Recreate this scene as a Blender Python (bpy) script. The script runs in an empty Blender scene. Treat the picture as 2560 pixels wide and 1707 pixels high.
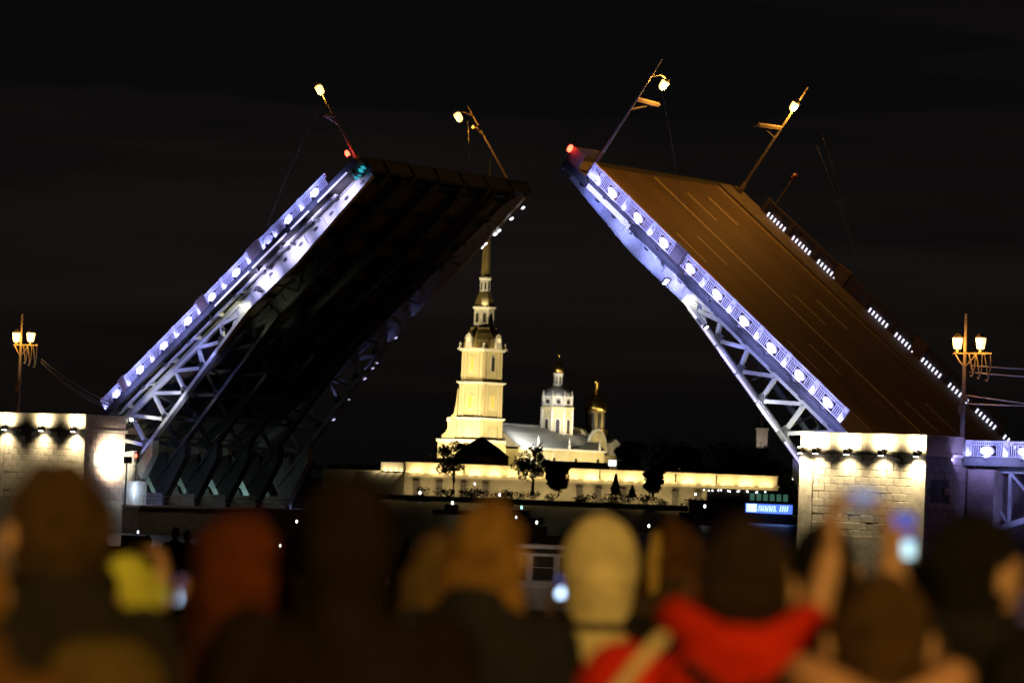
import bpy, math, random
from mathutils import Vector, Matrix, noise as mnoise
random.seed(7)
R = math.radians
SC = bpy.context.scene
COL = SC.collection

# ------------------------------------------------------------------ camera
CAM_Z, FPX, CX, CY = 7.0, 8000.0, 1280.0, 853.5      # metres, pixels of the 2560 wide photograph
PITCH, ROLL = 0.0437, 0.039
cam_data = bpy.data.cameras.new('camera')
cam = bpy.data.objects.new('camera', cam_data); COL.objects.link(cam)
cam_data.sensor_width = 36.0; cam_data.lens = 36.0*FPX/2560.0
cam_data.clip_start = 0.3; cam_data.clip_end = 9000
cam_data.dof.use_dof = True; cam_data.dof.focus_distance = 120.0; cam_data.dof.aperture_fstop = 2.3
cam.matrix_world = Matrix.Translation((0, 0, CAM_Z)) @ Matrix.Rotation(R(90)+PITCH, 4, 'X') @ Matrix.Rotation(ROLL, 4, 'Z')
SC.camera = cam

# ------------------------------------------------------------------ night sky
w = bpy.data.worlds.new('World'); SC.world = w; w.use_nodes = True
nt = w.node_tree; nt.nodes.clear()
N = lambda t: nt.nodes.new(t)
wo = N('ShaderNodeOutputWorld'); add = N('ShaderNodeAddShader')
sky = N('ShaderNodeTexSky'); sky.sky_type = 'NISHITA'; sky.sun_disc = False
sky.sun_elevation = R(-6.0); sky.sun_rotation = R(-40)
b1 = N('ShaderNodeBackground'); b1.inputs['Strength'].default_value = 0.012
nt.links.new(sky.outputs[0], b1.inputs['Color'])
tc = N('ShaderNodeTexCoord'); mp = N('ShaderNodeMapping')
mp.inputs['Scale'].default_value = (2.2, 2.2, 26.0)
nz = N('ShaderNodeTexNoise'); nz.inputs['Scale'].default_value = 1.0; nz.inputs['Detail'].default_value = 5
rp = N('ShaderNodeValToRGB')
rp.color_ramp.elements[0].position = 0.44; rp.color_ramp.elements[0].color = (0.0026, 0.0024, 0.0024, 1)
rp.color_ramp.elements[1].position = 0.74; rp.color_ramp.elements[1].color = (0.0105, 0.0074, 0.0070, 1)
b2 = N('ShaderNodeBackground'); b2.inputs['Strength'].default_value = 1.0
nt.links.new(tc.outputs['Generated'], mp.inputs['Vector']); nt.links.new(mp.outputs[0], nz.inputs['Vector'])
nt.links.new(nz.outputs['Fac'], rp.inputs['Fac']); nt.links.new(rp.outputs[0], b2.inputs['Color'])
nt.links.new(b1.outputs[0], add.inputs[0]); nt.links.new(b2.outputs[0], add.inputs[1])
nt.links.new(add.outputs[0], wo.inputs['Surface'])

SC.view_settings.view_transform = 'Standard'; SC.view_settings.look = 'None'
SC.view_settings.exposure = 0.0; SC.view_settings.gamma = 1.0; SC.view_settings.use_curve_mapping = False
SC.cycles.use_denoising = True
SC.cycles.max_bounces = 5; SC.cycles.diffuse_bounces = 2; SC.cycles.glossy_bounces = 2
SC.cycles.use_light_tree = True; SC.cycles.caustics_reflective = False; SC.cycles.caustics_refractive = False
SC.cycles.sample_clamp_indirect = 4.0

# ------------------------------------------------------------------ helpers
def at(u, v, d):
    """world point seen at pixel (u, v) of the photograph at distance d along y"""
    c, s = math.cos(-ROLL), math.sin(-ROLL); U, V = u-CX, v-CY
    U, V = U*c-V*s, U*s+V*c
    x, q = U/FPX, -V/FPX
    c, s = math.cos(PITCH), math.sin(PITCH)
    r = Vector((x, c-q*s, s+q*c)); k = d/r.y
    return Vector((r.x*k, d, r.z*k+CAM_Z))

MATS = {}
def mat(name, col, rough=0.6, metal=0.0, var=0.15, scale=3.0, bump=0.0, emit=None, estr=0.0, sample=True, col2=None, coords='Object', spec=0.5):
    if name in MATS: return MATS[name]
    m = bpy.data.materials.new(name); m.use_nodes = True; t = m.node_tree
    b = t.nodes['Principled BSDF']
    b.inputs['Roughness'].default_value = rough; b.inputs['Metallic'].default_value = metal
    b.inputs['Specular IOR Level'].default_value = spec
    if emit is not None:
        b.inputs['Base Color'].default_value = (*col, 1)
        b.inputs['Emission Color'].default_value = (*emit, 1); b.inputs['Emission Strength'].default_value = estr
        if not sample: m.cycles.emission_sampling = 'NONE'
    else:
        tcn = t.nodes.new('ShaderNodeTexCoord'); n1 = t.nodes.new('ShaderNodeTexNoise')
        n1.inputs['Scale'].default_value = scale; n1.inputs['Detail'].default_value = 6; n1.inputs['Roughness'].default_value = 0.65
        t.links.new(tcn.outputs[coords], n1.inputs['Vector'])
        r = t.nodes.new('ShaderNodeValToRGB')
        c2 = col2 or tuple(min(1, c*(1+var)) for c in col)
        c1 = tuple(c*(1-var) for c in col)
        r.color_ramp.elements[0].position = 0.3; r.color_ramp.elements[0].color = (*c1, 1)
        r.color_ramp.elements[1].position = 0.7; r.color_ramp.elements[1].color = (*c2, 1)
        t.links.new(n1.outputs['Fac'], r.inputs['Fac']); t.links.new(r.outputs[0], b.inputs['Base Color'])
        if bump:
            n2 = t.nodes.new('ShaderNodeTexNoise'); n2.inputs['Scale'].default_value = scale*6; n2.inputs['Detail'].default_value = 4
            t.links.new(tcn.outputs[coords], n2.inputs['Vector'])
            bp = t.nodes.new('ShaderNodeBump'); bp.inputs['Strength'].default_value = bump; bp.inputs['Distance'].default_value = 0.05
            t.links.new(n2.outputs['Fac'], bp.inputs['Height']); t.links.new(bp.outputs[0], b.inputs['Normal'])
    MATS[name] = m
    return m

def tag(o, label=None, cat=None, group=None, kind=None):
    if label: o['label'] = label
    if cat: o['category'] = cat
    if group: o['group'] = group
    if kind: o['kind'] = kind
    return o

def link(name, data, parent=None):
    o = bpy.data.objects.new(name, data); COL.objects.link(o)
    if parent is not None: o.parent = parent
    return o

def empty(name, loc=(0, 0, 0), rz=0.0):
    o = link(name, None); o.location = loc; o.rotation_euler = (0, 0, rz); o.empty_display_size = 0.5
    return o

class MB:
    """collects shapes, build() links them as one mesh object"""
    def __init__(s, flip=1): s.v = []; s.f = []; s.flip = flip
    def add(s, vs, fs):
        b = len(s.v)
        for p in vs: s.v.append((p[0], p[1]*s.flip, p[2]))
        for f in fs: s.f.append(tuple(b+i for i in (f if s.flip > 0 else f[::-1])))
        return s
    def box(s, x0, x1, y0, y1, z0, z1):
        if x0 > x1: x0, x1 = x1, x0
        if y0 > y1: y0, y1 = y1, y0
        if z0 > z1: z0, z1 = z1, z0
        return s.add([(x0,y0,z0),(x1,y0,z0),(x1,y1,z0),(x0,y1,z0),(x0,y0,z1),(x1,y0,z1),(x1,y1,z1),(x0,y1,z1)],
                     [(0,3,2,1),(4,5,6,7),(0,1,5,4),(1,2,6,5),(2,3,7,6),(3,0,4,7)])
    def beam(s, p, q, wd, ht, up=(0, 0, 1)):
        p, q, up = Vector(p), Vector(q), Vector(up); d = (q-p).normalized()
        sx = d.cross(up)
        if sx.length < 1e-4: sx = d.cross(Vector((1, 0, 0)))
        sx.normalize(); u = sx.cross(d)
        vs = [c+sx*a*wd/2+u*b*ht/2 for c in (p, q) for a, b in ((-1,-1),(1,-1),(1,1),(-1,1))]
        return s.add(vs, [(0,1,2,3),(7,6,5,4),(0,4,5,1),(1,5,6,2),(2,6,7,3),(3,7,4,0)])
    def tube(s, pts, r, n=8, r2=None):
        pts = [Vector(p) for p in pts]; m = len(pts); vs = []; fs = []
        for i, p in enumerate(pts):
            d = (pts[min(i+1, m-1)]-pts[max(i-1, 0)]).normalized()
            a = d.cross(Vector((0, 0, 1)))
            if a.length < 1e-3: a = d.cross(Vector((1, 0, 0)))
            a.normalize(); b = d.cross(a)
            rr = r if r2 is None else r+(r2-r)*i/(m-1)
            for k in range(n):
                t = 2*math.pi*k/n; vs.append(p+a*math.cos(t)*rr+b*math.sin(t)*rr)
        for i in range(m-1):
            for k in range(n):
                k2 = (k+1) % n; fs.append((i*n+k, i*n+k2, (i+1)*n+k2, (i+1)*n+k))
        fs.append(tuple(range(n))[::-1]); fs.append(tuple(range((m-1)*n, m*n)))
        return s.add(vs, fs)
    def lathe(s, prof, n=16, c=(0, 0), rot=0.0, sx=1.0, sy=1.0):
        """prof: list of (r, z)"""
        vs = []; fs = []; m = len(prof)
        for r, z in prof:
            for k in range(n):
                t = 2*math.pi*k/n+rot; vs.append((c[0]+r*sx*math.cos(t), c[1]+r*sy*math.sin(t), z))
        for i in range(m-1):
            for k in range(n):
                k2 = (k+1) % n; fs.append((i*n+k, i*n+k2, (i+1)*n+k2, (i+1)*n+k))
        fs.append(tuple(range(n))[::-1]); fs.append(tuple(range((m-1)*n, m*n)))
        return s.add(vs, fs)
    def ell(s, c, r, n=14, m=9, rot=None):
        c = Vector(c); vs = []; fs = []
        for i in range(m+1):
            ph = math.pi*(0.02+0.96*i/m)
            for k in range(n):
                t = 2*math.pi*k/n
                p = Vector((r[0]*math.sin(ph)*math.cos(t), r[1]*math.sin(ph)*math.sin(t), -r[2]*math.cos(ph)))
                if rot is not None: p = rot @ p
                vs.append(c+p)
        for i in range(m):
            for k in range(n):
                k2 = (k+1) % n; fs.append((i*n+k, i*n+k2, (i+1)*n+k2, (i+1)*n+k))
        fs.append(tuple(range(n))[::-1]); fs.append(tuple(range(m*n, (m+1)*n)))
        return s.add(vs, fs)
    def cap(s, p, q, r0, r1, n=10):
        """tapered capsule"""
        p, q = Vector(p), Vector(q); d = (q-p); L = d.length; d = d.normalized()
        pr = [(-0.96, .25), (-.7, .7), (0, 1)]
        pts = []; 
        a = d.cross(Vector((0, 0, 1)))
        if a.length < 1e-3: a = d.cross(Vector((1, 0, 0)))
        a.normalize(); b = d.cross(a); vs = []; fs = []
        rings = [(p+d*k*r0, r0*f) for k, f in pr]+[(q-d*k*r1, r1*f) for k, f in reversed(pr)]
        for c, r in rings:
            for k in range(n):
                t = 2*math.pi*k/n; vs.append(c+a*math.cos(t)*r+b*math.sin(t)*r)
        m = len(rings)
        for i in range(m-1):
            for k in range(n):
                k2 = (k+1) % n; fs.append((i*n+k, i*n+k2, (i+1)*n+k2, (i+1)*n+k))
        fs.append(tuple(range(n))[::-1]); fs.append(tuple(range((m-1)*n, m*n)))
        return s.add(vs, fs)
    def prism(s, poly, h0, h1, axis='z'):
        """poly 2d; extruded along axis between h0 and h1"""
        n = len(poly)
        mk = {'z': lambda a, b, h: (a, b, h), 'y': lambda a, b, h: (a, h, b), 'x': lambda a, b, h: (h, a, b)}[axis]
        vs = [mk(a, b, h0) for a, b in poly]+[mk(a, b, h1) for a, b in poly]
        fs = [tuple(range(n))[::-1], tuple(range(n, 2*n))]+[(i, (i+1) % n, n+(i+1) % n, n+i) for i in range(n)]
        return s.add(vs, fs)
    def mesh(s, name, m, smooth=False):
        me = bpy.data.meshes.new(name); me.from_pydata([tuple(v) for v in s.v], [], s.f); me.update()
        if m is not None: me.materials.append(m)
        if smooth: me.polygons.foreach_set('use_smooth', [True]*len(me.polygons))
        return me
    def build(s, name, m, parent=None, smooth=False):
        return link(name, s.mesh(name, m, smooth), parent)

def light(kind, loc, energy, col, parent=None, target=None, angle=90, blend=0.6, radius=0.15, size=None, name='lamp_light'):
    d = bpy.data.lights.new(name, kind); d.energy = energy; d.color = col
    if kind == 'AREA':
        d.shape = 'RECTANGLE'; d.size, d.size_y = size
    else: d.shadow_soft_size = radius
    if kind == 'SPOT': d.spot_size = R(angle); d.spot_blend = blend
    o = link(name, d, parent); o.location = loc
    if target is not None:
        o.rotation_euler = (Vector(target)-Vector(loc)).to_track_quat('-Z', 'Y').to_euler()
    return o

# colours of light
SODIUM = (1.0, 0.38, 0.045); WARM = (1.0, 0.80, 0.46); LAV = (0.33, 0.34, 1.0); BLUE = (0.22, 0.26, 1.0)
# materials
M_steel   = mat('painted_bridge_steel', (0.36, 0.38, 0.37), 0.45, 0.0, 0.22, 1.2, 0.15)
M_dsteel  = mat('dark_and_shaded_steel', (0.036, 0.04, 0.04), 0.5, 0.0, 0.3, 1.5, 0.15)  # dark steel parts; on inner girders the colour carries their shade
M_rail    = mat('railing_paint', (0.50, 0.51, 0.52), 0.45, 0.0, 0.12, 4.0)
M_raild   = mat('railing_shaded', (0.045, 0.04, 0.045), 0.55, 0.0, 0.2, 4.0)  # same paint as the near railings, with shade put into the colour
M_pedest  = mat('pedestal_iron', (0.10, 0.075, 0.06), 0.6, 0.0, 0.3, 4.0)
M_asphalt = mat('asphalt', (0.085, 0.064, 0.052), 0.7, 0.0, 0.34, 0.9, 0.3)
def streaks(m, sx, sy):
    t = m.node_tree; n1 = [n for n in t.nodes if n.type == 'TEX_NOISE'][0]
    tcn = [n for n in t.nodes if n.type == 'TEX_COORD'][0]
    mpn = t.nodes.new('ShaderNodeMapping'); mpn.inputs['Scale'].default_value = (sx, sy, 1)
    t.links.new(tcn.outputs['Object'], mpn.inputs['Vector']); t.links.new(mpn.outputs[0], n1.inputs['Vector'])
streaks(M_asphalt, 0.12, 0.40)
M_walk    = mat('sidewalk_asphalt', (0.10, 0.095, 0.09), 0.8, 0.0, 0.25, 0.9, 0.2)
M_paint   = mat('road_paint', (0.42, 0.38, 0.30), 0.7, 0.0, 0.35, 2.0)
M_stone   = mat('granite', (0.40, 0.36, 0.30), 0.75, 0.0, 0.28, 1.4, 0.5)
M_stone2  = mat('granite_pink', (0.30, 0.23, 0.20), 0.75, 0.0, 0.28, 1.4, 0.5)
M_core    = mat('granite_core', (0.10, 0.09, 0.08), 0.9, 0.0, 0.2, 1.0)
M_black   = mat('fixture_black', (0.015, 0.015, 0.016), 0.5)
M_pole    = mat('lamp_iron', (0.16, 0.15, 0.12), 0.45, 0.3, 0.2, 3.0)
M_ledw    = mat('led_white', (0.8, 0.8, 0.8), emit=(0.80, 0.80, 1.0), estr=1.5)
M_ledl    = mat('lavender_glow', (0.8, 0.8, 0.8), emit=(0.66, 0.60, 1.0), estr=0.95)
M_lens    = mat('lamp_lens', (0.9, 0.9, 0.9), emit=(1.0, 0.93, 0.80), estr=14.0, sample=False)
M_lensw   = mat('flood_lens', (0.9, 0.9, 0.9), emit=(0.93, 0.93, 1.0), estr=8.0, sample=False)
M_glow    = mat('lantern_glass', (0.9, 0.9, 0.9), emit=(1.0, 0.56, 0.17), estr=3.6, sample=False)
M_red     = mat('signal_red', (0.5, 0.02, 0.02), emit=(1.0, 0.045, 0.02), estr=14.0, sample=False)
M_cyan    = mat('signal_cyan', (0.1, 0.4, 0.5), emit=(0.05, 0.75, 0.9), estr=0.5, sample=False)

# ------------------------------------------------------------------ setting: water, banks
TH = 0.692
AX = Vector((math.cos(TH), -math.sin(TH), 0)); TX = Vector((math.sin(TH), math.cos(TH), 0)); ZX = Vector((0, 0, 1))
R0 = Vector((29.005, 282.675, 13.329)); L0 = Vector((-42.354, 341.813, 13.329))
PR, PL = 0.6578, 0.6416

def bpt(A, wd, z):                       # bridge frame: along the bridge, across it, height above the water
    p = R0+AX*A+TX*wd; p.z = z; return p
BR_RZ = -TH

mw = bpy.data.materials.new('river_water'); mw.use_nodes = True; t_ = mw.node_tree; b_ = t_.nodes['Principled BSDF']
b_.inputs['Base Color'].default_value = (0.004, 0.006, 0.008, 1); b_.inputs['Roughness'].default_value = 0.32; b_.inputs['Specular IOR Level'].default_value = 0.22
n_ = t_.nodes.new('ShaderNodeTexNoise'); n_.inputs['Scale'].default_value = 0.9; n_.inputs['Detail'].default_value = 4
g_ = t_.nodes.new('ShaderNodeTexCoord'); t_.links.new(g_.outputs['Object'], n_.inputs['Vector'])
p_ = t_.nodes.new('ShaderNodeBump'); p_.inputs['Strength'].default_value = 1.0; p_.inputs['Distance'].default_value = 1.5
t_.links.new(n_.outputs['Fac'], p_.inputs['Height']); t_.links.new(p_.outputs[0], b_.inputs['Normal'])
o = MB().add([(-4000,-300,0),(4000,-300,0),(4000,6000,0),(-4000,6000,0)], [(0,1,2,3)]).build('water', mw); tag(o, kind='structure')
M_pave = mat('embankment_granite', (0.22, 0.20, 0.18), 0.8, 0, 0.25, 0.8, 0.3)
o = MB().box(-120, 120, -40, 14.5, -2, 5.3).build('embankment_pavement', M_pave); tag(o, kind='structure')
o = MB().box(-120, 120, 14.6, 78, -2, 3.9).build('lower_quay', M_pave); tag(o, kind='structure')
M_soil = mat('island_grass', (0.03, 0.035, 0.02), 0.9, 0, 0.3, 0.1)
o = MB().add([(-900,985,-1),(1100,985,-1),(1500,2400,-1),(-1500,2400,-1),(-900,992,1.4),(1100,992,1.4),(1500,2400,4),(-1500,2400,4)],
             [(0,1,5,4),(4,5,6,7),(1,2,6,5),(0,4,7,3)]).build('island_ground', M_soil); tag(o, kind='structure')

# ------------------------------------------------------------------ railing pieces (shared meshes)
def rail_meshes(L, big):
    f = MB()
    f.box(-L/2, L/2, -0.09, 0.09, 1.33, 1.46).box(-L/2, L/2, -0.06, 0.06, 1.06, 1.13).box(-L/2, L/2, -0.08, 0.08, 0.05, 0.17)
    b = MB(); n = int(L/0.2)
    for i in range(n):
        x = -L/2+0.1+i*L/n
        if abs(x) > L/2-0.3: continue
        if big and abs(x) < 0.72: pass
        else: b.box(x-0.035, x+0.035, -0.03, 0.03, 0.17, 1.06)
        b.box(x-0.045, x+0.045, -0.03, 0.03, 1.13, 1.33)
    return f.mesh('railing_panel', M_rail), b.mesh('balusters', M_rail)
def oval_mesh(rx, rz, zc, th):
    b = MB(); n = 20
    ring = lambda k, y: [(rx*k*math.cos(2*math.pi*i/n), y, zc+rz*k*math.sin(2*math.pi*i/n)) for i in range(n)]
    vs = []; prof = [(1.0, 0.05), (1.0, -th*0.6), (0.86, -th), (0.74, -th*0.55), (0.4, -th*0.8), (0.05, -th*1.1)]
    for k, y in prof: vs += ring(k, y)
    fs = [(i*n+j, i*n+(j+1) % n, (i+1)*n+(j+1) % n, (i+1)*n+j) for i in range(len(prof)-1) for j in range(n)]
    fs.append(tuple(range(n))[::-1]); fs.append(tuple(range((len(prof)-1)*n, len(prof)*n)))
    b.add(vs, fs); return b
OV = oval_mesh(0.70, 0.42, 0.61, 0.12).mesh('medallion', M_rail)
ps = MB().box(-0.26, 0.26, -0.12, 0.12, 0.0, 1.5); ps.v += []; 
sm = oval_mesh(0.2, 0.34, 0.62, 0.1)
ps.add([(x, y-0.12, z) for x, y, z in sm.v], sm.f)
POST = ps.mesh('railing_post', M_rail)
FIX = MB().box(-0.14, 0.14, -0.1, 0.1, -0.1, 0.05).mesh('spot_fixture', M_black)
RAILM = {}
DARKC = {}
def shaded_rail_copy(me):
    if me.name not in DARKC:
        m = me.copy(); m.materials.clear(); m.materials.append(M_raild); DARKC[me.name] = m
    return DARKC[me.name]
def railing(parent, centers, L, posts, pedestals, wd, z0, out, flip, power, lit=True, col=LAV, cullz=None, plain=False):
    """out: -1 when the outer side faces smaller across values. Along local x."""
    key = (round(L, 2))
    if key not in RAILM: RAILM[key] = rail_meshes(L, True)
    fr, ba = RAILM[key]; ov_, post_ = OV, POST
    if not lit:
        fr, ba, ov_, post_ = [shaded_rail_copy(x) for x in (fr, ba, OV, POST)]
    y = wd*flip; side = out*flip            # local y direction of the outer side
    turn = 0.0 if side < 0 else math.pi
    def put(name, me, x, par, dz=0.0):
        o = link(name, me, par)
        if par is parent: o.location = (x, y, z0+dz); o.rotation_euler = (0, 0, turn)
        return o
    for c in centers:
        p = put('railing_panel', fr, c, parent); put('balusters', ba, c, p); put('medallion', ov_, c, p)
        if lit:
            fx = link('spot_fixture', FIX, parent); fx.location = (c, y+side*0.75, z0-0.12)
            light('SPOT', (c, y+side*0.75, z0+0.0), power*2.0, col, parent, (c, y, z0+0.62), 105, 0.9, 0.06)
    for c in posts:
        put('railing_post', post_, c, parent)
        if lit: light('SPOT', (c, y+side*0.6, z0+0.0), power*0.8, col, parent, (c, y, z0+0.7), 95, 0.9, 0.05)
    if lit and len(centers) > 1:
        for c in centers[::2]: light('AREA', (c, y+side*2.0, z0-0.3), power*1.7, col, parent, (c, y, z0+0.7), size=(L*1.6, 0.25), name='fill_light')  # added soft light without a fixture, brightens the whole railing
    for c, L2 in pedestals:
        o = MB().box(-L2/2, L2/2, -0.2, 0.2, 0, 1.5).box(-L2/2+0.12, L2/2-0.12, -0.24, 0.24, 0.2, 1.3).box(-L2/2-0.05, L2/2+0.05, -0.25, 0.25, 1.5, 1.6).build('railing_pedestal', M_pedest, parent)
        o.location = (c, y, z0)

# ------------------------------------------------------------------ bascule leaves
GW = [1.5, 6.3, 11.1, 15.9, 20.7, 25.5]
zb = lambda s: -2.5-(20.5-s)*0.165
TOPS = [16.8, 12.7, 8.6, 4.6, 0.6, -3.4]; BOTS = [20.0, 16.0, 12.2, 8.6, 4.7, 0.8, -3.2]

def girder_meshes(tip):
    web = MB()
    web.prism([(20.2, -0.95), (tip, -0.75), (tip, -1.75), (29, -2.75), (20.2, -2.6)], -0.05, 0.05, 'y')
    web.beam((20.2, 0, -0.95), (tip, 0, -0.75), 0.5, 0.09).beam((20.2, 0, -2.62), (29, 0, -2.77), 0.5, 0.09).beam((29, 0, -2.77), (tip, 0, -1.77), 0.5, 0.09)
    s = 22.0
    while s < tip-1:
        web.box(s-0.03, s+0.03, -0.14, 0.14, -2.0, -0.95); s += 3.1
    # gusset at the change from plate to truss
    web.prism([(20.2, -0.95), (20.2, -2.6), (17.6, zb(17.6)+0.2), (19.0, -1.9), (16.5, -1.05)], -0.05, 0.05, 'y')
    top = MB().beam((20.1, 0, -1.28), (-4.6, 0, -1.36), 0.45, 0.55).beam((20.1, 0, -0.98), (-4.6, 0, -1.06), 0.6, 0.06)
    bot = MB().beam((20.5, 0, zb(20.5)), (-4.6, 0, zb(-4.6)), 0.42, 0.42).beam((20.5, 0, zb(20.5)-0.24), (-4.6, 0, zb(-4.6)-0.24), 0.66, 0.06)
    dg = []
    for k, tx in enumerate(TOPS):
        for bx in (BOTS[k], BOTS[k+1]):
            m = MB().beam((tx, 0, -1.5), (bx, 0, zb(bx)+0.15), 0.34, 0.36)
            g = 0.55
            m.prism([(bx-g, zb(bx)+0.2), (bx+g, zb(bx)+0.2), (bx+g*0.5, zb(bx)+0.85), (bx-g*0.5, zb(bx)+0.85)], -0.2, 0.2, 'y')
            dg.append(m.mesh('diagonal', M_steel))
    arm = MB().prism([(2.2, -5.9), (-2.5, -7.0), (-6.6, -8.6), (-7.6, -9.6), (-6.9, -10.2), (-2.5, -8.6), (1.2, -7.2)], -0.45, 0.45, 'y')
    arm.prism([(-1.0, -5.0), (-4.6, -3.0), (-4.6, -8.0), (-2.5, -7.6)], -0.25, 0.25, 'y')
    return web.mesh('girder', M_steel), top.mesh('top_chord', M_steel), bot.mesh('bottom_chord', M_steel), dg, arm.mesh('tail_arm', M_steel)
def shade_copy(me):  # inner girders share the outer paint; their shade is put into the colour
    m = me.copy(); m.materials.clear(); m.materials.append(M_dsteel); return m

def lamp_fix(par, p, tgt, size=0.3, mat_=None):
    """small flood light: housing and bright lens"""
    p, tgt = Vector(p), Vector(tgt); d = (tgt-p).normalized()
    h = MB().beam(p-d*0.22, p, size*1.25, size*1.25).build('floodlight', M_black, par)
    MB().beam(p-d*0.005, p+d*0.03, size, size).build('lens', mat_ or M_lensw, h)
    return h

def make_leaf(side):
    right = side == 'R'
    fl = -1 if right else 1
    e = (-AX*math.cos(PR)+ZX*math.sin(PR)) if right else (AX*math.cos(PL)+ZX*math.sin(PL))
    y = -TX if right else TX
    n = e.cross(y)
    root = empty('bridge_leaf')
    M = Matrix((e, y, n)).transposed().to_4x4(); M.translation = R0 if right else L0
    root.matrix_world = M
    tip = 39.8 if right else 42.3
    B = lambda: MB(fl)
    B().box(-4.4, tip, 3.9, 24.1, -0.25, 0.0).build('roadway', M_asphalt, root)
    for w0, w1 in ((-0.35, 3.88), (24.12, 27.35)):
        B().box(-4.4, tip, w0, w1, -0.3, 0.16).build('sidewalk', M_walk, root)
    # lane markings
    def mark(s0, s1, wc, wd):
        B().add([(s0,wc-wd/2,0.004),(s1,wc-wd/2,0.004),(s1,wc+wd/2,0.004),(s0,wc+wd/2,0.004)], [(0,1,2,3)]).build('lane_marking', M_paint, root)
    for wc in (12.85,): mark(-4.3, tip-0.6, wc, 0.32)
    for wc, starts in ((6.0, (24.4, 7.8)), (9.3, (24.4, 7.6)), (16.1, (32.5, 15.9, -0.4)), (19.4, (32.2, 15.4, -0.6))):
        for s0 in starts: mark(s0, s0+4.6, wc, 0.26)
    for wc in (4.35, 23.6): mark(-4.2, tip-0.6, wc, 0.14)
    # floor beams, stringers, fascia
    fb = MB().box(-0.15, 0.15, 0.2, 26.8, -0.9, -0.27).box(-0.25, 0.25, 0.2, 26.8, -0.96, -0.9)
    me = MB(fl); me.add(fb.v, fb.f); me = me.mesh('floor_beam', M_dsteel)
    s = 0.6
    while s < tip-1: o = link('floor_beam', me, root); o.location = (s, 0, 0); s += 4.05
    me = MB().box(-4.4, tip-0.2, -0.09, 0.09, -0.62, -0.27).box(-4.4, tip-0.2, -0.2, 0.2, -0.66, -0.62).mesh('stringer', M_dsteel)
    for wv in (3.9, 8.7, 13.5, 18.3, 23.1): o = link('stringer', me, root); o.location = (0, fl*wv, 0)
    for w0, w1 in ((-0.42, -0.12), (27.12, 27.42)):
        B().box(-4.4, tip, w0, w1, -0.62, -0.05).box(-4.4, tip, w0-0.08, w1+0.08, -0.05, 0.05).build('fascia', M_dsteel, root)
    sb = B().box(0, tip-4.5, 0.35, 0.75, -0.98, -0.80)
    sb.build('service_beam', M_steel, root)
    s = 1.5
    while s < tip-5: B().box(s-0.12, s+0.12, 0.4, 1.4, -1.15, -0.72).build('bracket', M_steel, root); s += 4.05
    # end beam
    eb = B().box(tip-0.05, tip+0.35, 1.0, 26.0, -1.5, -0.1).box(tip-0.3, tip+0.55, 0.2, 26.8, -0.1, 0.02)
    eb.build('end_beam', M_dsteel, root)
    for k in range(6):
        wv = 3.6+k*3.95
        B().box(tip+0.34, tip+0.62, wv-0.22, wv+0.22, -1.6, -0.12).prism([(tip-0.4, -1.45), (tip+0.6, -1.6), (tip-1.4, -2.0)], wv-0.2, wv+0.2, 'y').build('end_bracket', M_dsteel, root)
    # girders
    gm = girder_meshes(tip-0.2); gi = tuple(shade_copy(x) if not isinstance(x, list) else [shade_copy(y_) for y_ in x] for x in gm)
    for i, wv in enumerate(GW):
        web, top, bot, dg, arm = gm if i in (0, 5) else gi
        g = link('girder', web, root); g.location = (0, fl*wv, 0)
        link('top_chord', top, g); link('bottom_chord', bot, g)
        for d in dg: link('diagonal', d, g)
        a = link('tail_arm', arm, root); a.location = (0, fl*wv, 0)
        if i in (0, 5):
            ysg = -0.09*fl if i == 0 else 0.09*fl
            s = 22.8
            while s < tip-1.5:
                hm = MB().lathe([(0.36, -0.03), (0.36, 0.03)], 14, sy=0.5)
                h = hm.build('access_hole', M_black, g); h.rotation_euler = (R(90), 0, 0); h.location = (s, ysg*0.6, -1.45); s += 2.55
    # cross frames between girders
    me = MB()
    for w0, w1 in zip(GW[:-1], GW[1:]):
        me.beam((0, fl*w0, -1.5), (0, fl*w1, -4.2), 0.16, 0.16).beam((0, fl*w0, -4.2), (0, fl*w1, -1.5), 0.16, 0.16)
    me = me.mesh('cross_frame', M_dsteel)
    for s, dz in ((4.6, 0.5), (10.5, 1.0)):
        o = link('cross_frame', me, root); o.location = (s, 0, 0.0); o.scale = (1, 1, 0.95 if s < 8 else 0.8)
    for s in (16.8, 24.0, 31.0):
        m2 = MB(); 
        for w0, w1 in zip(GW[:-1], GW[1:]):
            m2.beam((s, fl*w0, -1.1), (s, fl*w1, -2.2), 0.14, 0.14).beam((s, fl*w0, -2.2), (s, fl*w1, -1.1), 0.14, 0.14)
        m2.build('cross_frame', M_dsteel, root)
    # railings
    if right:
        m = 3.95; cs = [33.5-m*k for k in range(9)]
        posts = [35.48-m*k for k in range(10) if k != 3]
        railing(root, cs, m, posts, [(23.62, 1.5)], 0.0, 0.16, -1, fl, 190.0)
        railing(root, [36.3], 1.3, [36.8], [], 0.0, 0.16, -1, fl, 60.0)
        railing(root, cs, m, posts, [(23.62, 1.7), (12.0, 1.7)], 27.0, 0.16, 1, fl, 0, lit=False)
        # led bars at the outer foot of the far railing
        for c in [p-m/2 for p in posts]:
            d_ = B(); x_ = c-m/2+0.45
            while x_ < c+m/2-0.8: d_.box(x_, x_+0.17, 26.80, 26.86, 0.18, 0.62); x_ += 0.5
            d_.build('led_strip', M_ledw, root)
        # grille under the near sidewalk at the tip, its lit look made by glow
        gr = B()
        for k in range(30): gr.box(29.6+k*0.22, 29.7+k*0.22, -0.5, -0.44, -0.6, -0.1)
        gr.build('glow_grille', M_ledl, root)
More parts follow.
